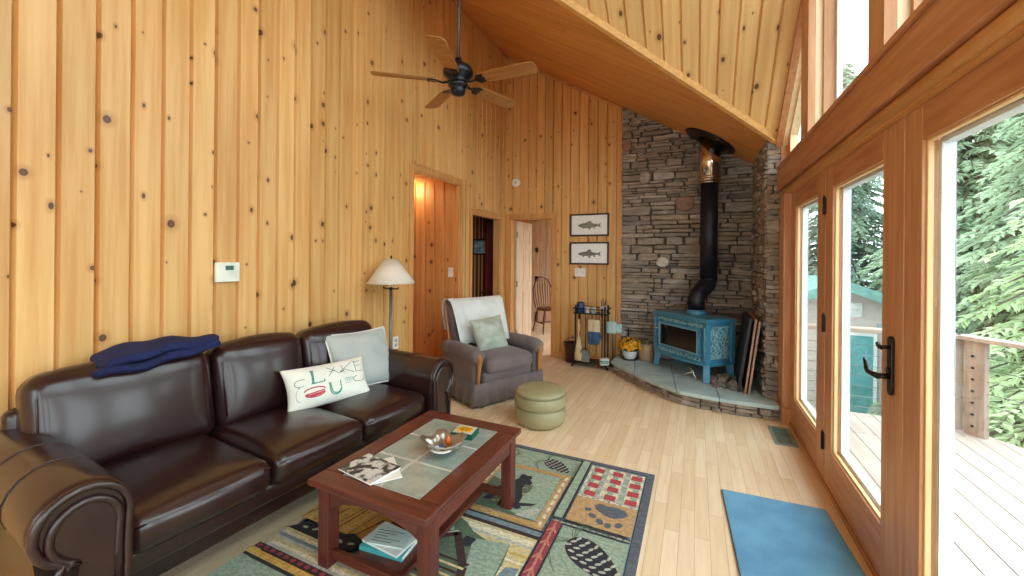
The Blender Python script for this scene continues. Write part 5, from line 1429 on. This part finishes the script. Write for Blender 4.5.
# slim stand with pale cloth
st_ = thing('towel_stand', 'thin metal stand with a pale blue cloth head between rack and hearth', 'stand', (-.995, 5.33, 0))
m = MB(); m.tube([(0, 0, .015), (0, 0, .55)], .009, 10); m.lathe([(.075, 0), (.075, .008), (.02, .018)], 20); m.build('stand_pole', plain('dull_steel', S(110, 112, 112), .4, .6), st_)
mm = MB(); mm.rbox(.13, .07, .16, .02, 6, puff=(.004, .012, 0), M=T(-.012, -.02, .51)); mm.rbox(.10, .05, .12, .018, 5, puff=(.004, .01, 0), M=T(.065, .0, .50))
mm.build('cloth', fabric('pale_blue_cloth', S(176, 204, 206), .1), st_)
# black poker standing against the stone
po = thing('toasting_fork', 'black iron rod with cross grip leaning on stone wall behind the flowers', 'fire iron', (-.80, 5.36, HZ))
m = MB(); m.tube([(0, 0, .0), (.0, .03, .36)], .007, 8); m.build('shaft', M_IRON, po)
MB().tube([(-.05, .028, .33), (.05, .028, .33)], .009, 8).build('cross_grip', M_IRON, po)

# ================================================================== framed fish prints
def fish_print(name, label, x0, x1, z0, z1, seed, parent_y=YB - .001):
    cx_, cz_ = (x0 + x1) / 2, (z0 + z1) / 2; w, h = (x1 - x0) / 2, (z1 - z0) / 2
    o = thing(name, label, 'framed picture', (cx_, YB, cz_))
    m = MB(); fw_ = .022
    for (a, b, c, d) in ((-w, w, -h, -h + fw_), (-w, w, h - fw_, h), (-w, -w + fw_, -h + fw_, h - fw_), (w - fw_, w, -h + fw_, h - fw_)): m.box(a, b, -.024, -.002, c, d)
    m.build('frame', plain('dark_frame', S(56, 34, 30), .4), o, bevel=.003)
    pm = MB(); pm.box(-w + fw_, w - fw_, -.012, -.004, -h + fw_, h - fw_); pr = pm.build('print_sheet', plain('white_mat_board', S(240, 244, 242), .35, var=.01, coat=.5), o)
    # the fish: body outline, fins, spots
    s = w * .60
    def Q(u, v, e=.0123): return (u * s, -e, v * s - .01)
    top = [(-1, .0), (-.86, .10), (-.6, .20), (-.2, .27), (.2, .22), (.55, .12), (.75, .08)]; bot = [(.75, -.06), (.5, -.12), (.1, -.20), (-.3, -.22), (-.65, -.17), (-.88, -.08)]
    k_ = .80 if seed else 1.0
    top = [(a, b * k_) for a, b in top]; bot = [(a, b * k_) for a, b in bot]
    m = MB(); m.poly([Q(*p) for p in top + bot]); m.poly([Q(.74, .07), Q(1.0, .24), Q(.93, .01), Q(1.0, -.20), Q(.74, -.05)])
    m.poly([Q(-.22, .25 * k_), Q(-.05, .40), Q(.18, .36), Q(.2, .20 * k_)]); m.poly([Q(-.1, -.20 * k_), Q(.02, -.36), Q(.14, -.32), Q(.1, -.18 * k_)]); m.poly([Q(.34, -.15 * k_), Q(.42, -.28), Q(.52, -.24), Q(.5, -.11 * k_)]); m.poly([Q(-.6, -.10), Q(-.48, -.30), Q(-.42, -.22), Q(-.5, -.1)])
    m.build('printed_fish', plain('fish_grey' + str(seed), S(138, 136, 124) if not seed else S(120, 124, 116), .6), pr, recalc=False)
    m = MB(); rr_ = random.Random(seed + 5)
    for k in range(46):
        u = rr_.uniform(-.8, .7); vlim = .2 * k_ * (1 - (u * .8) ** 2) ; v = rr_.uniform(-.2, 1) * vlim; q = rr_.uniform(.012, .026)
        m.poly([Q(u + q * cos(t_), v + q * sin(t_), .0126) for t_ in [pi * j / 4 for j in range(8)]])
    m.poly([Q(-.86 + .02 * cos(t_), .03 + .02 * sin(t_), .0127) for t_ in [pi * j / 4 for j in range(8)]])
    m.add([Q(-1, 0, .0126), Q(-.8, -.03, .0126), Q(-.8, -.045, .0126), Q(-1, -.015, .0126)], [(0, 1, 2, 3)])
    m.build('printed_spots', plain('fish_dark', S(60, 58, 54), .6), pr, recalc=False)
    m = MB()
    for k in range(5): m.add([Q(-.9 + .36 * k + .0, -.62, .0126), Q(-.62 + .36 * k, -.62, .0126), Q(-.62 + .36 * k, -.60, .0126), Q(-.9 + .36 * k, -.60, .0126)], [(0, 1, 2, 3)])
    MB()
    return o
fish_print('fish_picture', 'upper of two dark framed fish prints, with a deep bodied fish', -1.615, -1.075, 1.715, 2.025, 0)
fish_print('fish_picture', 'lower of two dark framed fish prints, with a slimmer fish', -1.615, -1.075, 1.325, 1.635, 1)
# small plates
def plate(name, label, cat, P, w, h, kind):
    """P(u,d,v): along the wall, out of the wall, up"""
    o = thing(name, label, cat, P(0, 0, 0))
    c = Vector(P(0, 0, 0))
    def bx(m, u0, u1, d0, d1, v0, v1):
        a, b = Vector(P(u0, d0, v0)) - c, Vector(P(u1, d1, v1)) - c
        m.box(min(a.x, b.x), max(a.x, b.x), min(a.y, b.y), max(a.y, b.y), min(a.z, b.z), max(a.z, b.z))
    m = MB(); bx(m, -w / 2, w / 2, 0, .006, -h / 2, h / 2); m.build('face_plate', M_WHITEPL, o, bevel=.002)
    m = MB()
    if kind == 'toggle2':
        for s_ in (-.25, .25): bx(m, s_ * w - .006, s_ * w + .006, .006, .016, -.012, .012)
        m.build('toggle', plain('ivory_toggle', S(200, 204, 190), .4), o, bevel=.002)
    elif kind == 'toggle':
        bx(m, -.006, .006, .006, .016, -.012, .012); m.build('toggle', plain('ivory_toggle1', S(214, 210, 196), .4), o, bevel=.002)
    elif kind == 'outlet':
        for s_ in (-.022, .022): bx(m, -.016, .016, .006, .0085, s_ - .014, s_ + .014)
        m.build('socket', plain('grey_socket', S(150, 168, 168), .5), o, bevel=.002)
    return o
plate('switch_plate', 'white double switch plate below the fish prints', 'switch', lambda u, d, v: (-1.47 + u, YB - d, 1.215 + v), .15, .115, 'toggle2')
plate('switch_plate', 'white single switch plate on the hall wall inside the tall opening', 'switch', lambda u, d, v: (-2.752 + u, 4.158 - d, 1.225 + v), .07, .115, 'toggle')
plate('power_outlet', 'white power outlet low on the board wall behind the lamp pole', 'outlet', lambda u, d, v: (XL + d, 3.03 + u, .585 + v), .075, .12, 'outlet')
# thermostat
o = thing('thermostat', 'white rectangular thermostat with a small green display on the board wall', 'thermostat', (XL, 1.497, 1.312))
MB().box(0, .026, -.068, .068, -.06, .06).build('housing', plain('ivory_housing', S(226, 228, 214), .4), o, bevel=.005)
MB().box(.026, .0275, -.018, .030, .012, .040).build('display', plain('green_display', S(70, 122, 108), .3), o)
m = MB()
for k in range(3): m.box(.0275, .0282, -.010 + .012 * k, -.004 + .012 * k, .018, .034)
m.build('display_digit', plain('display_dark', S(40, 70, 64), .4), o)
# smoke detector
o = thing('smoke_detector', 'round white smoke detector high on the board wall by the corner', 'smoke detector', (-2.455, YB, 2.525))
MB().lathe([(.068, 0), (.068, .012), (.062, .028), (.045, .036), (.001, .038)], 36, 0, R(90, 'X')).build('housing', M_WHITEPL, o)
MB().lathe([(.022, .037), (.020, .041), (.001, .042)], 20, 0, R(90, 'X')).build('centre_button', plain('grey_button', S(196, 196, 192), .4), o)
# hall ceiling lamp
M_BULB = NT('lit_globe').bsdf(S(255, 240, 210), .4, emit=S(255, 226, 180), estr=16)
o = thing('hall_ceiling_lamp', 'lit white globe lamp on the ceiling of the side hall', 'ceiling lamp', (-3.34, 3.98, 2.36))
MB().lathe([(.07, 0), (.07, -.02), (.05, -.03)], 24).build('ceiling_plate', M_WHITEPL, o)
MB().lathe([(.045, -.028), (.07, -.05), (.078, -.085), (.06, -.125), (.025, -.142), (.001, -.145)], 28).build('globe', M_BULB, o)
# picture in the dim room
o = thing('small_picture', 'small dark framed picture with a pale blue scene seen through the middle doorway', 'framed picture', (-3.10, 5.56, 1.575))
m = MB()
for (a, b, c, d) in ((-.155, .155, -.125, -.10), (-.155, .155, .10, .125), (-.155, -.13, -.10, .10), (.13, .155, -.10, .10)): m.box(a, b, -.022, -.002, c, d)
m.build('frame', plain('black_frame', S(24, 20, 20), .4), o, bevel=.002)
def scene_mat():
    t = NT('pale_scene_print'); n = t.noise(t.obj((1, 1, 3)), 8, 4); return t.bsdf(t.mix(t.ramp(n, .35, .65), S(176, 200, 214), S(104, 132, 150)), .4)
MB().box(-.13, .13, -.012, -.004, -.10, .10).build('print_sheet', scene_mat(), o)
# red curtain / tall cabinet side in the dim room
M_REDC = fabric('dark_red_cloth', S(112, 22, 18), .2, 60)
o = thing('red_curtain', 'dark red curtain hanging at the right inside the middle doorway', 'curtain', (-2.86, 5.44, 0))
m = MB(); N = 50; vs = []; fs = []
for i in range(N + 1):
    x = -.11 + .24 * i / N; y = .03 * sin(i * .75)
    vs += [(x, y * 1.2, .10), (x, y, 1.0), (x, y * .8, 2.02)]
for i in range(N): fs += [(i * 3, i * 3 + 3, i * 3 + 4, i * 3 + 1), (i * 3 + 1, i * 3 + 4, i * 3 + 5, i * 3 + 2)]
m.add(vs, fs, 0, True); q = m.build('cloth', M_REDC, o, recalc=False); q.modifiers.new('t', 'SOLIDIFY').thickness = .004
MB().tube([(-.20, 0, 2.04), (.20, 0, 2.04)], .012, 10).build('curtain_rod', M_BLACK, o)

# ================================================================== bedroom door and its neighbour, Windsor chair
M_WHITEW = wood('whitewashed_pine', S(232, 208, 182), S(212, 182, 152), 2, .5)
def panel_door(mb_, w, h, th, M):
    st = .10; rails = [(0, .20), (.86, 1.0), (1.52, 1.62), (h - .12, h)]
    mb_.box(0, w, -th / 2 + .010, th / 2 - .010, 0, h, 0, M)
    for a, b in ((0, st), (w / 2 - .045, w / 2 + .045), (w - st, w)): mb_.box(a, b, -th / 2, th / 2, 0, h, 0, M)
    for z0, z1 in rails: mb_.box(st, w - st, -th / 2, th / 2, z0, z1, 0, M)
    for (a, b) in ((st + .02, w / 2 - .065), (w / 2 + .065, w - st - .02)):
        for (z0, z1) in ((.23, .83), (1.03, 1.49), (1.65, h - .15)): mb_.box(a, b, -th / 2 + .004, th / 2 - .004, z0, z1, 0, M)
d7 = struct(bpy.data.objects.new('door_7', None)); COL.objects.link(d7); d7.location = (-2.515, 5.58, .01); d7.rotation_euler.z = radians(93)
m = MB(); panel_door(m, .70, 1.965, .036, None); m.build('door_leaf', M_WHITEW, d7, bevel=.004)
for z in (.25, 1.0, 1.75):
    MB().box(-.012, .03, -.026, -.017, z - .045, z + .045).build('hinge', plain('brass_hinge', S(176, 150, 104), .35, .8), d7)
d8 = struct(bpy.data.objects.new('door_8', None)); COL.objects.link(d8); d8.location = (-3.42, 8.255, .01)
m = MB(); panel_door(m, .42, 2.32, .034, None); panel_door(m, .42, 2.32, .034, T(.43, 0, 0)); m.build('closet_leaf', M_WHITEW, d8, bevel=.004)
MB().lathe([(.008, 0), (.018, .012), (.020, .022), (.012, .03), (.001, .032)], 14, 0, T(.38, -.017, .95) @ R(90, 'X')).build('knob', M_WHITEPL, d8)
M_WIND = wood('dark_red_chair_wood', S(110, 52, 34), S(80, 36, 24), 2, .35)
wc = thing('windsor_chair', 'dark red bow-back Windsor chair seen through the open bedroom doorway', 'chair', (-2.56, 7.20, 0), radians(48))
m = MB(); seat = [(.22 * cos(t_) * (1 + .1 * (sin(t_) < 0)), .21 * sin(t_)) for t_ in [2 * pi * k / 32 for k in range(32)]]
m.prism(seat, .425, .46); m.build('seat', M_WIND, wc, bevel=.012)
for sx in (-1, 1):
    for sy in (-1, 1):
        MB().tube([(sx * .15, sy * .14, .43), (sx * .18, sy * .17, .25), (sx * .185, sy * .178, .20), (sx * .215, sy * .21, 0)], [.014, .020, .014, .012], 10).build('leg', M_WIND, wc)
m = MB()
for sx in (-1, 1): m.tube([(sx * .19, -.18, .19), (sx * .19, 0, .19), (sx * .19, .18, .19)], [.008, .013, .008], 8)
m.tube([(-.19, 0, .19), (0, 0, .19), (.19, 0, .19)], [.008, .013, .008], 8); m.build('stretcher', M_WIND, wc)
bow = [(-.19, .15, .45), (-.215, .19, .62), (-.20, .235, .82), (-.13, .265, .98), (0, .275, 1.035), (.13, .265, .98), (.20, .235, .82), (.215, .19, .62), (.19, .15, .45)]
MB().tube(bow, .012, 10).build('back_bow', M_WIND, wc)
for k in range(7):
    x = -.13 + .26 * k / 6; xt = x * 1.25; zt_ = 1.03 - .32 * abs(xt / .2) ** 2.4 * .6
    MB().tube([(x, .165, .45), (xt, .215 + .05 * (zt_ - .7), (zt_ + .45) / 2), (xt, .268 - .03 * abs(xt / .2) ** 2, zt_)], [.006, .008, .005], 8).build('spindle', M_WIND, wc)

# ================================================================== floor register, blue mat
reg = thing('floor_register', 'grey green metal floor register in the floor by the glazed door', 'floor vent', (.635, 3.83, 0), 0)
m = MB()
for (a, b, c, d) in ((-.075, .075, -.19, -.165), (-.075, .075, .165, .19), (-.075, -.055, -.165, .165), (.055, .075, -.165, .165)): m.box(a, b, c, d, .0, .006)
m.build('register_frame', plain('register_green', S(150, 168, 158), .45, .2), reg, bevel=.002)
MB().box(-.055, .055, -.165, .165, .0004, .0012).build('register_well', plain('register_dark', S(36, 40, 40), .6), reg)
for k in range(14):
    y = -.155 + .0238 * k; MB().box(-.055, .055, y - .004, y + .004, .001, .005).build('louvre', plain('register_green_slat', S(136, 156, 146), .45, .2) if k == 0 else bpy.data.materials['register_green_slat'], reg)
def mat_mat():
    t = NT('blue_pile'); n = t.noise(t.obj(), 210, 3); n2 = t.noise(t.obj(), 6, 4)
    return t.bsdf(t.mix(t.ramp(n2, .3, .7), S(74, 146, 190), S(96, 168, 208)), .95, 0, bump=n, bstr=.9, bdist=.006, sheen=.3)
dm = thing('door_mat', 'plain blue pile mat on the floor in front of the glazed door', 'mat', (.435, 2.29, 0), radians(3))
m = MB(); m.rbox(.52, .98, .014, .006, 10, M=T(0, 0, .0075)); m.build('pile', mat_mat(), dm)
m = MB(); m.tube([(-.258, -.488, .006), (.258, -.488, .006), (.258, .488, .006), (-.258, .488, .006)], .005, 8, closed=True); m.build('bound_edge', plain('blue_binding', S(48, 104, 142), .9), dm)
# ================================================================== OUTSIDE
GZ = -2.3
M_DECK = None
def deck_mat():
    t = NT('weathered_deck'); uv = t.n('ShaderNodeTexCoord'); mp = t.n('ShaderNodeMapping'); t.set(mp.inputs[0], uv.outputs['Object']); mp.inputs['Scale'].default_value = (14, .8, 1)
    n = t.noise(mp.outputs[0], 2, 4); return t.bsdf(t.mix(t.ramp(n, .3, .7), DECK_A, DECK_B), .8, 0, bump=n, bstr=.1)
DECK_A, DECK_B = S(170, 155, 146), S(190, 176, 167)
M_DECK = deck_mat()
M_RAILW = wood('weathered_rail', S(178, 160, 146), S(150, 130, 116), 2, .8); M_RAILX = wood('weathered_rail_x', S(184, 166, 152), S(158, 138, 124), 0, .8)
DZ = -.05
# deck: one mesh of boards running with the wall
deck_poly = [(.80, YF - .2), (4.2, YF - .2), (4.2, 1.6), (2.12, 4.70), (2.0, 4.86), (.80, 4.86)]
m = MB(); x = .80
k = 0
while x < 4.2:
    x1 = min(4.2, x + .139)
    def ymax(xx): return 4.90 if xx <= 2.12 else (4.90 - (xx - 2.12) * (3.3 / 2.08))
    vs = [(x, YF - .2, DZ - .03), (x1, YF - .2, DZ - .03), (x1, ymax(x1), DZ - .03), (x, ymax(x), DZ - .03)]
    vs += [(a, b, DZ) for a, b, _ in vs]
    m.add(vs, [(3, 2, 1, 0), (4, 5, 6, 7), (0, 1, 5, 4), (1, 2, 6, 5), (2, 3, 7, 6), (3, 0, 4, 7)]); x += .145
struct(m.build('deck', M_DECK, weld=False))
# rim of the deck
m = MB(); m.box(.82, 2.12, 4.87, 4.91, DZ - .28, DZ - .005)
a, b = Vector((2.12, 4.90, 0)), Vector((4.2, 1.60, 0)); d = (b - a).normalized(); nr = Vector((d.y, -d.x, 0)) * .02
m.add([a - nr + Vector((0, 0, DZ - .28)), b - nr + Vector((0, 0, DZ - .28)), b + nr + Vector((0, 0, DZ - .28)), a + nr + Vector((0, 0, DZ - .28)), a - nr + Vector((0, 0, DZ - .005)), b - nr + Vector((0, 0, DZ - .005)), b + nr + Vector((0, 0, DZ - .005)), a + nr + Vector((0, 0, DZ - .005))], [(3, 2, 1, 0), (4, 5, 6, 7), (0, 1, 5, 4), (1, 2, 6, 5), (2, 3, 7, 6), (3, 0, 4, 7)])
struct(m.build('trim_23', M_RAILX))
# railing
rail = thing('deck_railing', 'weathered wooden deck railing with flat cap and wire cables beyond the glass', 'railing', (2.0, 4.78, DZ))
RB = T(-2.0, -4.78, -DZ)
RH = .78
def post(x, y, w, t_, rz, lab=None):
    m = MB(); m.box(-w / 2, w / 2, -t_ / 2, t_ / 2, DZ - .25, RH - .03, 0, RB @ T(x, y, 0) @ Matrix.Rotation(rz, 4, 'Z')); return m.build('post', M_RAILW, rail, bevel=.006)
ang = atan2(d.y, d.x)
post(2.045, 4.83, .14, .05, 0); post(2.145, 4.70, .14, .05, ang); post(.95, 4.83, .09, .09, 0)
for s_ in (1.25, 2.5, 3.6): q = a + d * s_ - nr; post(q.x, q.y, .09, .09, ang)
def cap(p, q, w=.14):
    p, q = Vector(p), Vector(q); dd = (q - p).normalized(); n_ = Vector((dd.y, -dd.x, 0)) * w / 2
    vs = [p - n_, q - n_, q + n_, p + n_]; vs = [v + Vector((0, 0, RH - .035)) for v in vs] + [v + Vector((0, 0, RH)) for v in vs]
    return MB().add(vs, [(3, 2, 1, 0), (4, 5, 6, 7), (0, 1, 5, 4), (1, 2, 6, 5), (2, 3, 7, 6), (3, 0, 4, 7)], 0, False, RB)
e0 = Vector((2.09, 4.82, 0)); e1 = a + d * 3.7 - nr * 1
cap((.86, 4.83, 0), e0).build('rail_cap', M_RAILX, rail, bevel=.006); cap(e0 + d * .0, e1).build('rail_cap', M_RAILX, rail, bevel=.006)
M_CABLE = plain('steel_cable', S(130, 132, 132), .4, .7)
for k in range(7):
    z = .03 + .098 * k
    MB().tube([(.95, 4.83, z), (2.0, 4.83, z)], .003, 5, 0, RB).build('cable', M_CABLE, rail)
    MB().tube([(2.145, 4.70, z), tuple(e1 + Vector((0, 0, z)))], .003, 5, 0, RB).build('cable', M_CABLE, rail)
    MB().lathe([(.009, 0), (.009, .012), (.005, .016)], 8, 0, RB @ T(2.118, 4.683, z) @ Matrix.Rotation(ang + pi / 2 + pi, 4, 'Z') @ R(90, 'X')).build('cable_fitting', M_BLACK, rail)
# ground
def ground_mat():
    t = NT('forest_floor'); n = t.noise(t.obj(), .8, 5); return t.bsdf(t.mix(t.ramp(n, .35, .65), S(70, 82, 54), S(98, 92, 70)), .95)
struct(MB().box(.9, 60, -40, 60, GZ - .2, GZ).build('ground', ground_mat()))
# neighbouring house (pale walls, green roof)
M_SIDE = None
def siding(name, c):
    t = NT(name); sp = t.n('ShaderNodeSeparateXYZ'); t.set(sp.inputs[0], t.obj()); f = t.math('FRACT', t.math('MULTIPLY', sp.outputs[2], 7.0))
    return t.bsdf(c, .7, 0, bump=f, bstr=.4, bdist=.02)
M_SIDE = siding('pale_siding', S(192, 178, 170)); M_GROOF = plain('green_metal_roof', S(112, 154, 146), .5); M_TEAL = plain('teal_paint', S(92, 150, 150), .5); M_WTRIM = plain('white_trim', S(214, 214, 210), .6)
hs = thing('neighbour_house', 'pale neighbouring house with green gable roof and teal door beyond the deck', 'house', (3.0, 11.6, GZ))
hw, hr, he = 1.55, 3.15, 2.52
m = MB(); m.prism([(-hw, 0), (hw, 0), (hw, he), (0, hr), (-hw, he)], -.0, 4.0, 0, R(90, 'X') @ Matrix.Scale(-1, 4, (0, 0, 1))); m.build('gable_wall', M_SIDE, hs)
for sx in (-1, 1):
    ux = Vector((sx * (hw + .35), 0, -(hr - he) * (hw + .35) / hw)); 
    p0 = Vector((0, -.35, hr + .02)); vs = [p0, p0 + ux, p0 + ux + Vector((0, 4.6, 0)), p0 + Vector((0, 4.6, 0))]; vs += [v + Vector((0, 0, .10)) for v in vs]
    m = MB().add(vs, [(3, 2, 1, 0), (4, 5, 6, 7), (0, 1, 5, 4), (1, 2, 6, 5), (2, 3, 7, 6), (3, 0, 4, 7)]); m.build('roof_slope', M_GROOF, hs)
    vs = [p0 + Vector((0, -.02, -.12)), p0 + ux + Vector((0, -.02, -.12)), p0 + ux + Vector((0, -.02, .10)), p0 + Vector((0, -.02, .10))]; vs += [v + Vector((0, .03, 0)) for v in vs]
    MB().add(vs, [(3, 2, 1, 0), (4, 5, 6, 7), (0, 1, 5, 4), (1, 2, 6, 5), (2, 3, 7, 6), (3, 0, 4, 7)]).build('fascia', M_GROOF, hs)
m = MB(); m.box(.10, .62, -.03, .0, .06, 2.0); m.build('house_door', M_TEAL, hs)
m = MB(); m.box(.04, .10, -.04, 0, .0, 2.06); m.box(.62, .68, -.04, 0, 0, 2.06); m.box(.10, .62, -.04, 0, 2.0, 2.06); m.build('door_trim', M_WTRIM, hs)
m = MB(); m.box(.14, .42, -.02, 0, 2.42, 2.74)
for k in range(6): m.box(.15, .41, -.035, -.02, 2.44 + .05 * k, 2.46 + .05 * k)
m.build('louvre_vent', M_WTRIM, hs)
sh_ = thing('garden_shed', 'low teal boarded shed behind the deck corner post', 'shed', (3.95, 9.6, GZ))
m = MB(); m.box(-.55, .45, -.6, .6, 0, 2.35)
for k in range(8): m.box(-.54 + .125 * k, -.515 + .125 * k, -.62, -.6, 0, 2.35)
m.build('boarded_wall', M_TEAL, sh_)
MB().box(-.68, .58, -.74, .72, 2.35, 2.45).build('shed_roof', plain('grey_felt_roof', S(96, 104, 106), .8), sh_)
# trees
M_BARK = plain('conifer_bark', S(86, 74, 62), .9, var=.3, scale=14)
def leafmat(n, c1, c2):
    t = NT(n); f = t.noise(t.obj(), 1.6, 3); c = t.mix(t.ramp(f, .35, .65), c1, c2)
    a = t.n('ShaderNodeBsdfDiffuse'); t.set(a.inputs[0], c); b = t.n('ShaderNodeBsdfTranslucent'); t.set(b.inputs[0], c); mx = t.n('ShaderNodeMixShader'); mx.inputs[0].default_value = .5
    t.set(mx.inputs[1], a.outputs[0]); t.set(mx.inputs[2], b.outputs[0]); t.t.links.new(mx.outputs[0], t.out.inputs[0]); return t.m
LEAF = [leafmat('hemlock_needles', S(160, 180, 152), S(194, 208, 180)), leafmat('spruce_needles', S(150, 174, 158), S(178, 196, 176)), leafmat('young_hemlock_needles', S(174, 194, 152), S(206, 218, 182))]
def conifer_mesh(name, H, rad, seed, mat, levels=34, dens=1.0, leaf=.10):
    rr = random.Random(seed)
    tr = MB(); tr.tube([(0, 0, 0), (.03, .02, H * .35), (0, .03, H * .7), (.0, 0, H)], [H * .022, H * .016, H * .009, .01], 9)
    lf = MB()
    for i in range(levels):
        q = (i + .5) / levels; z = H * (.06 + .92 * q); R_ = rad * (1 - q) ** .8 * rr.uniform(.82, 1.1) + .12
        nb = max(5, int(11 * (1 - q * .6)))
        for b in range(nb):
            a = 2 * pi * (b + rr.random() * .8) / nb + i * .7; L5 = R_ * rr.uniform(.7, 1.1)
            dx, dy = cos(a), sin(a)
            tipz = -.30 * L5; 
            tr.tube([(0, 0, z), (dx * L5 * .5, dy * L5 * .5, z + .06 * L5), (dx * L5, dy * L5, z + tipz)], [.018, .011, .004], 4)
            ns = max(4, int(L5 * 15 * dens))
            for s_ in range(ns):
                t_ = .15 + .85 * (s_ + rr.random()) / ns
                c = Vector((dx * L5 * t_, dy * L5 * t_, z + (.24 * t_ * (1 - t_)) * L5 + tipz * t_ * t_))
                for sd in (-1, 1):
                    e = rr.uniform(.5, 1.3); u = Vector((dx * cos(e) - sd * dy * sin(e), dy * cos(e) + sd * dx * sin(e), rr.uniform(-.5, .1))).normalized()
                    ll = leaf * rr.uniform(1.4, 3.0) * (1.15 - .6 * t_); w = Vector((-u.y, u.x, rr.uniform(-.4, .4))).normalized() * leaf * rr.uniform(.22, .4)
                    p = c; m_ = p + u * ll * .5; e_ = p + u * ll + Vector((0, 0, -.25 * ll))
                    lf.add([p, m_ + w, e_, m_ - w], [(0, 1, 2, 3)])
    return tr, lf
TREES = {}
def tree(kind, label, loc, s, rz):
    o = thing('conifer_tree', label, 'tree', loc, rz, 'conifers beyond the deck'); o.scale = (s, s, s)
    if kind not in TREES:
        a_ = [(7.4, 2.2, 3, 0, 56, 2.0, .105), (7.6, 1.7, 5, 1, 46, 1.7, .11), (6.0, 1.9, 8, 2, 46, 1.9, .09)][kind]
        tr, lf = conifer_mesh('conifer', a_[0], a_[1], a_[2], None, a_[4], a_[5], a_[6])
        t1 = tr.build('trunk', M_BARK, o, weld=False, recalc=False); l1 = lf.build('foliage', LEAF[a_[3]], o, weld=False, recalc=False); TREES[kind] = (t1, l1)
    else:
        for src in TREES[kind]: c = src.copy(); COL.objects.link(c); c.parent = o
    return o
SPOTS = [  # kind, label, x, y, scale, rot
    (2, 'pale green young conifer nearest to the deck corner posts, right of them', 4.15, 6.75, 1.0, .3),
    (0, 'tall conifer standing behind the nearest young conifer, at the right of the big pane', 5.6, 9.6, 1.12, 1.2),
    (0, 'full conifer straight behind the deck corner posts', 5.5, 12.4, 1.15, 2.4),
    (1, 'dark spruce close behind the right roof edge of the neighbouring house', 7.2, 17.2, 1.3, .8),
    (1, 'dark spruce behind the neighbouring house, seen in the middle door pane', 4.7, 18.0, 1.45, 3.0),
    (0, 'conifer in the back row beyond the full conifer', 7.4, 14.2, 1.25, 4.0),
    (1, 'spruce in the back row at the right edge of the big pane', 9.2, 16.5, 1.45, 5.2),
    (2, 'young pale conifer low beyond the right end of the railing', 5.6, 4.2, .80, 2.0),
    (0, 'conifer left of the neighbouring house, seen through the narrow door pane', -.4, 17.6, 1.05, 1.0),
    (1, 'spruce far left behind the narrow door pane', 2.4, 18.6, 1.3, .2),
    (0, 'conifer far right beyond the railing', 8.4, 6.6, 1.0, 3.3)]
for k_, lab, x, y, s_, rz in SPOTS: tree(k_, lab, (x, y, GZ), s_, rz)

# ================================================================== LIGHT
w = bpy.data.worlds.new('overcast'); SC.world = w; w.use_nodes = True
nt = w.node_tree; nt.nodes.clear()
ou = nt.nodes.new('ShaderNodeOutputWorld'); bg = nt.nodes.new('ShaderNodeBackground'); bg.inputs[0].default_value = (.84, .95, 1.0, 1); bg.inputs[1].default_value = SKY
nt.links.new(bg.outputs[0], ou.inputs[0])
def portal(name, loc, rot, sx, sy):
    l = bpy.data.lights.new(name, 'AREA'); l.shape = 'RECTANGLE'; l.size = sx; l.size_y = sy; l.cycles.is_portal = True
    o = bpy.data.objects.new(name, l); COL.objects.link(o); o.location = loc; o.rotation_euler = rot; return o
portal('sky_portal_doors', (.84, .8, 1.05), (0, radians(90), 0), 2.0, 6.8)
portal('sky_portal_gable', (.84, .8, 3.8), (0, radians(90), 0), 3.2, 6.8)
portal('sky_portal_rear', (-.9, YF - .08, 1.3), (radians(90), 0, 0), 2.9, 2.3)
portal('sky_portal_bedroom', (-.93, 7.0, 1.42), (0, radians(90), 0), 1.5, 1.7)

# ================================================================== CAMERA
cam = bpy.data.cameras.new('camera'); co = bpy.data.objects.new('camera', cam); COL.objects.link(co)
cam.sensor_fit = 'HORIZONTAL'; cam.sensor_width = 36; cam.lens = 400 / 1024 * 36
cam.shift_y = -31 / 1024; cam.clip_start = .05; cam.clip_end = 200
co.matrix_world = Matrix.Translation((0, 0, 1.42)) @ Matrix.Rotation(radians(24.8), 4, 'Z') @ Matrix.Rotation(radians(90), 4, 'X') @ Matrix.Rotation(radians(.5), 4, 'Z')
SC.camera = co
SC.view_settings.view_transform = 'Standard'; SC.view_settings.look = 'None'; SC.view_settings.gamma = 1; SC.view_settings.use_curve_mapping = False
SC.view_settings.exposure = EXPO
SC.cycles.use_denoising = True
SC.cycles.max_bounces = 12; SC.cycles.diffuse_bounces = 8; SC.cycles.glossy_bounces = 4; SC.cycles.transparent_max_bounces = 16
SC.cycles.sample_clamp_indirect = 8
SC.cycles.caustics_reflective = False; SC.cycles.caustics_refractive = False
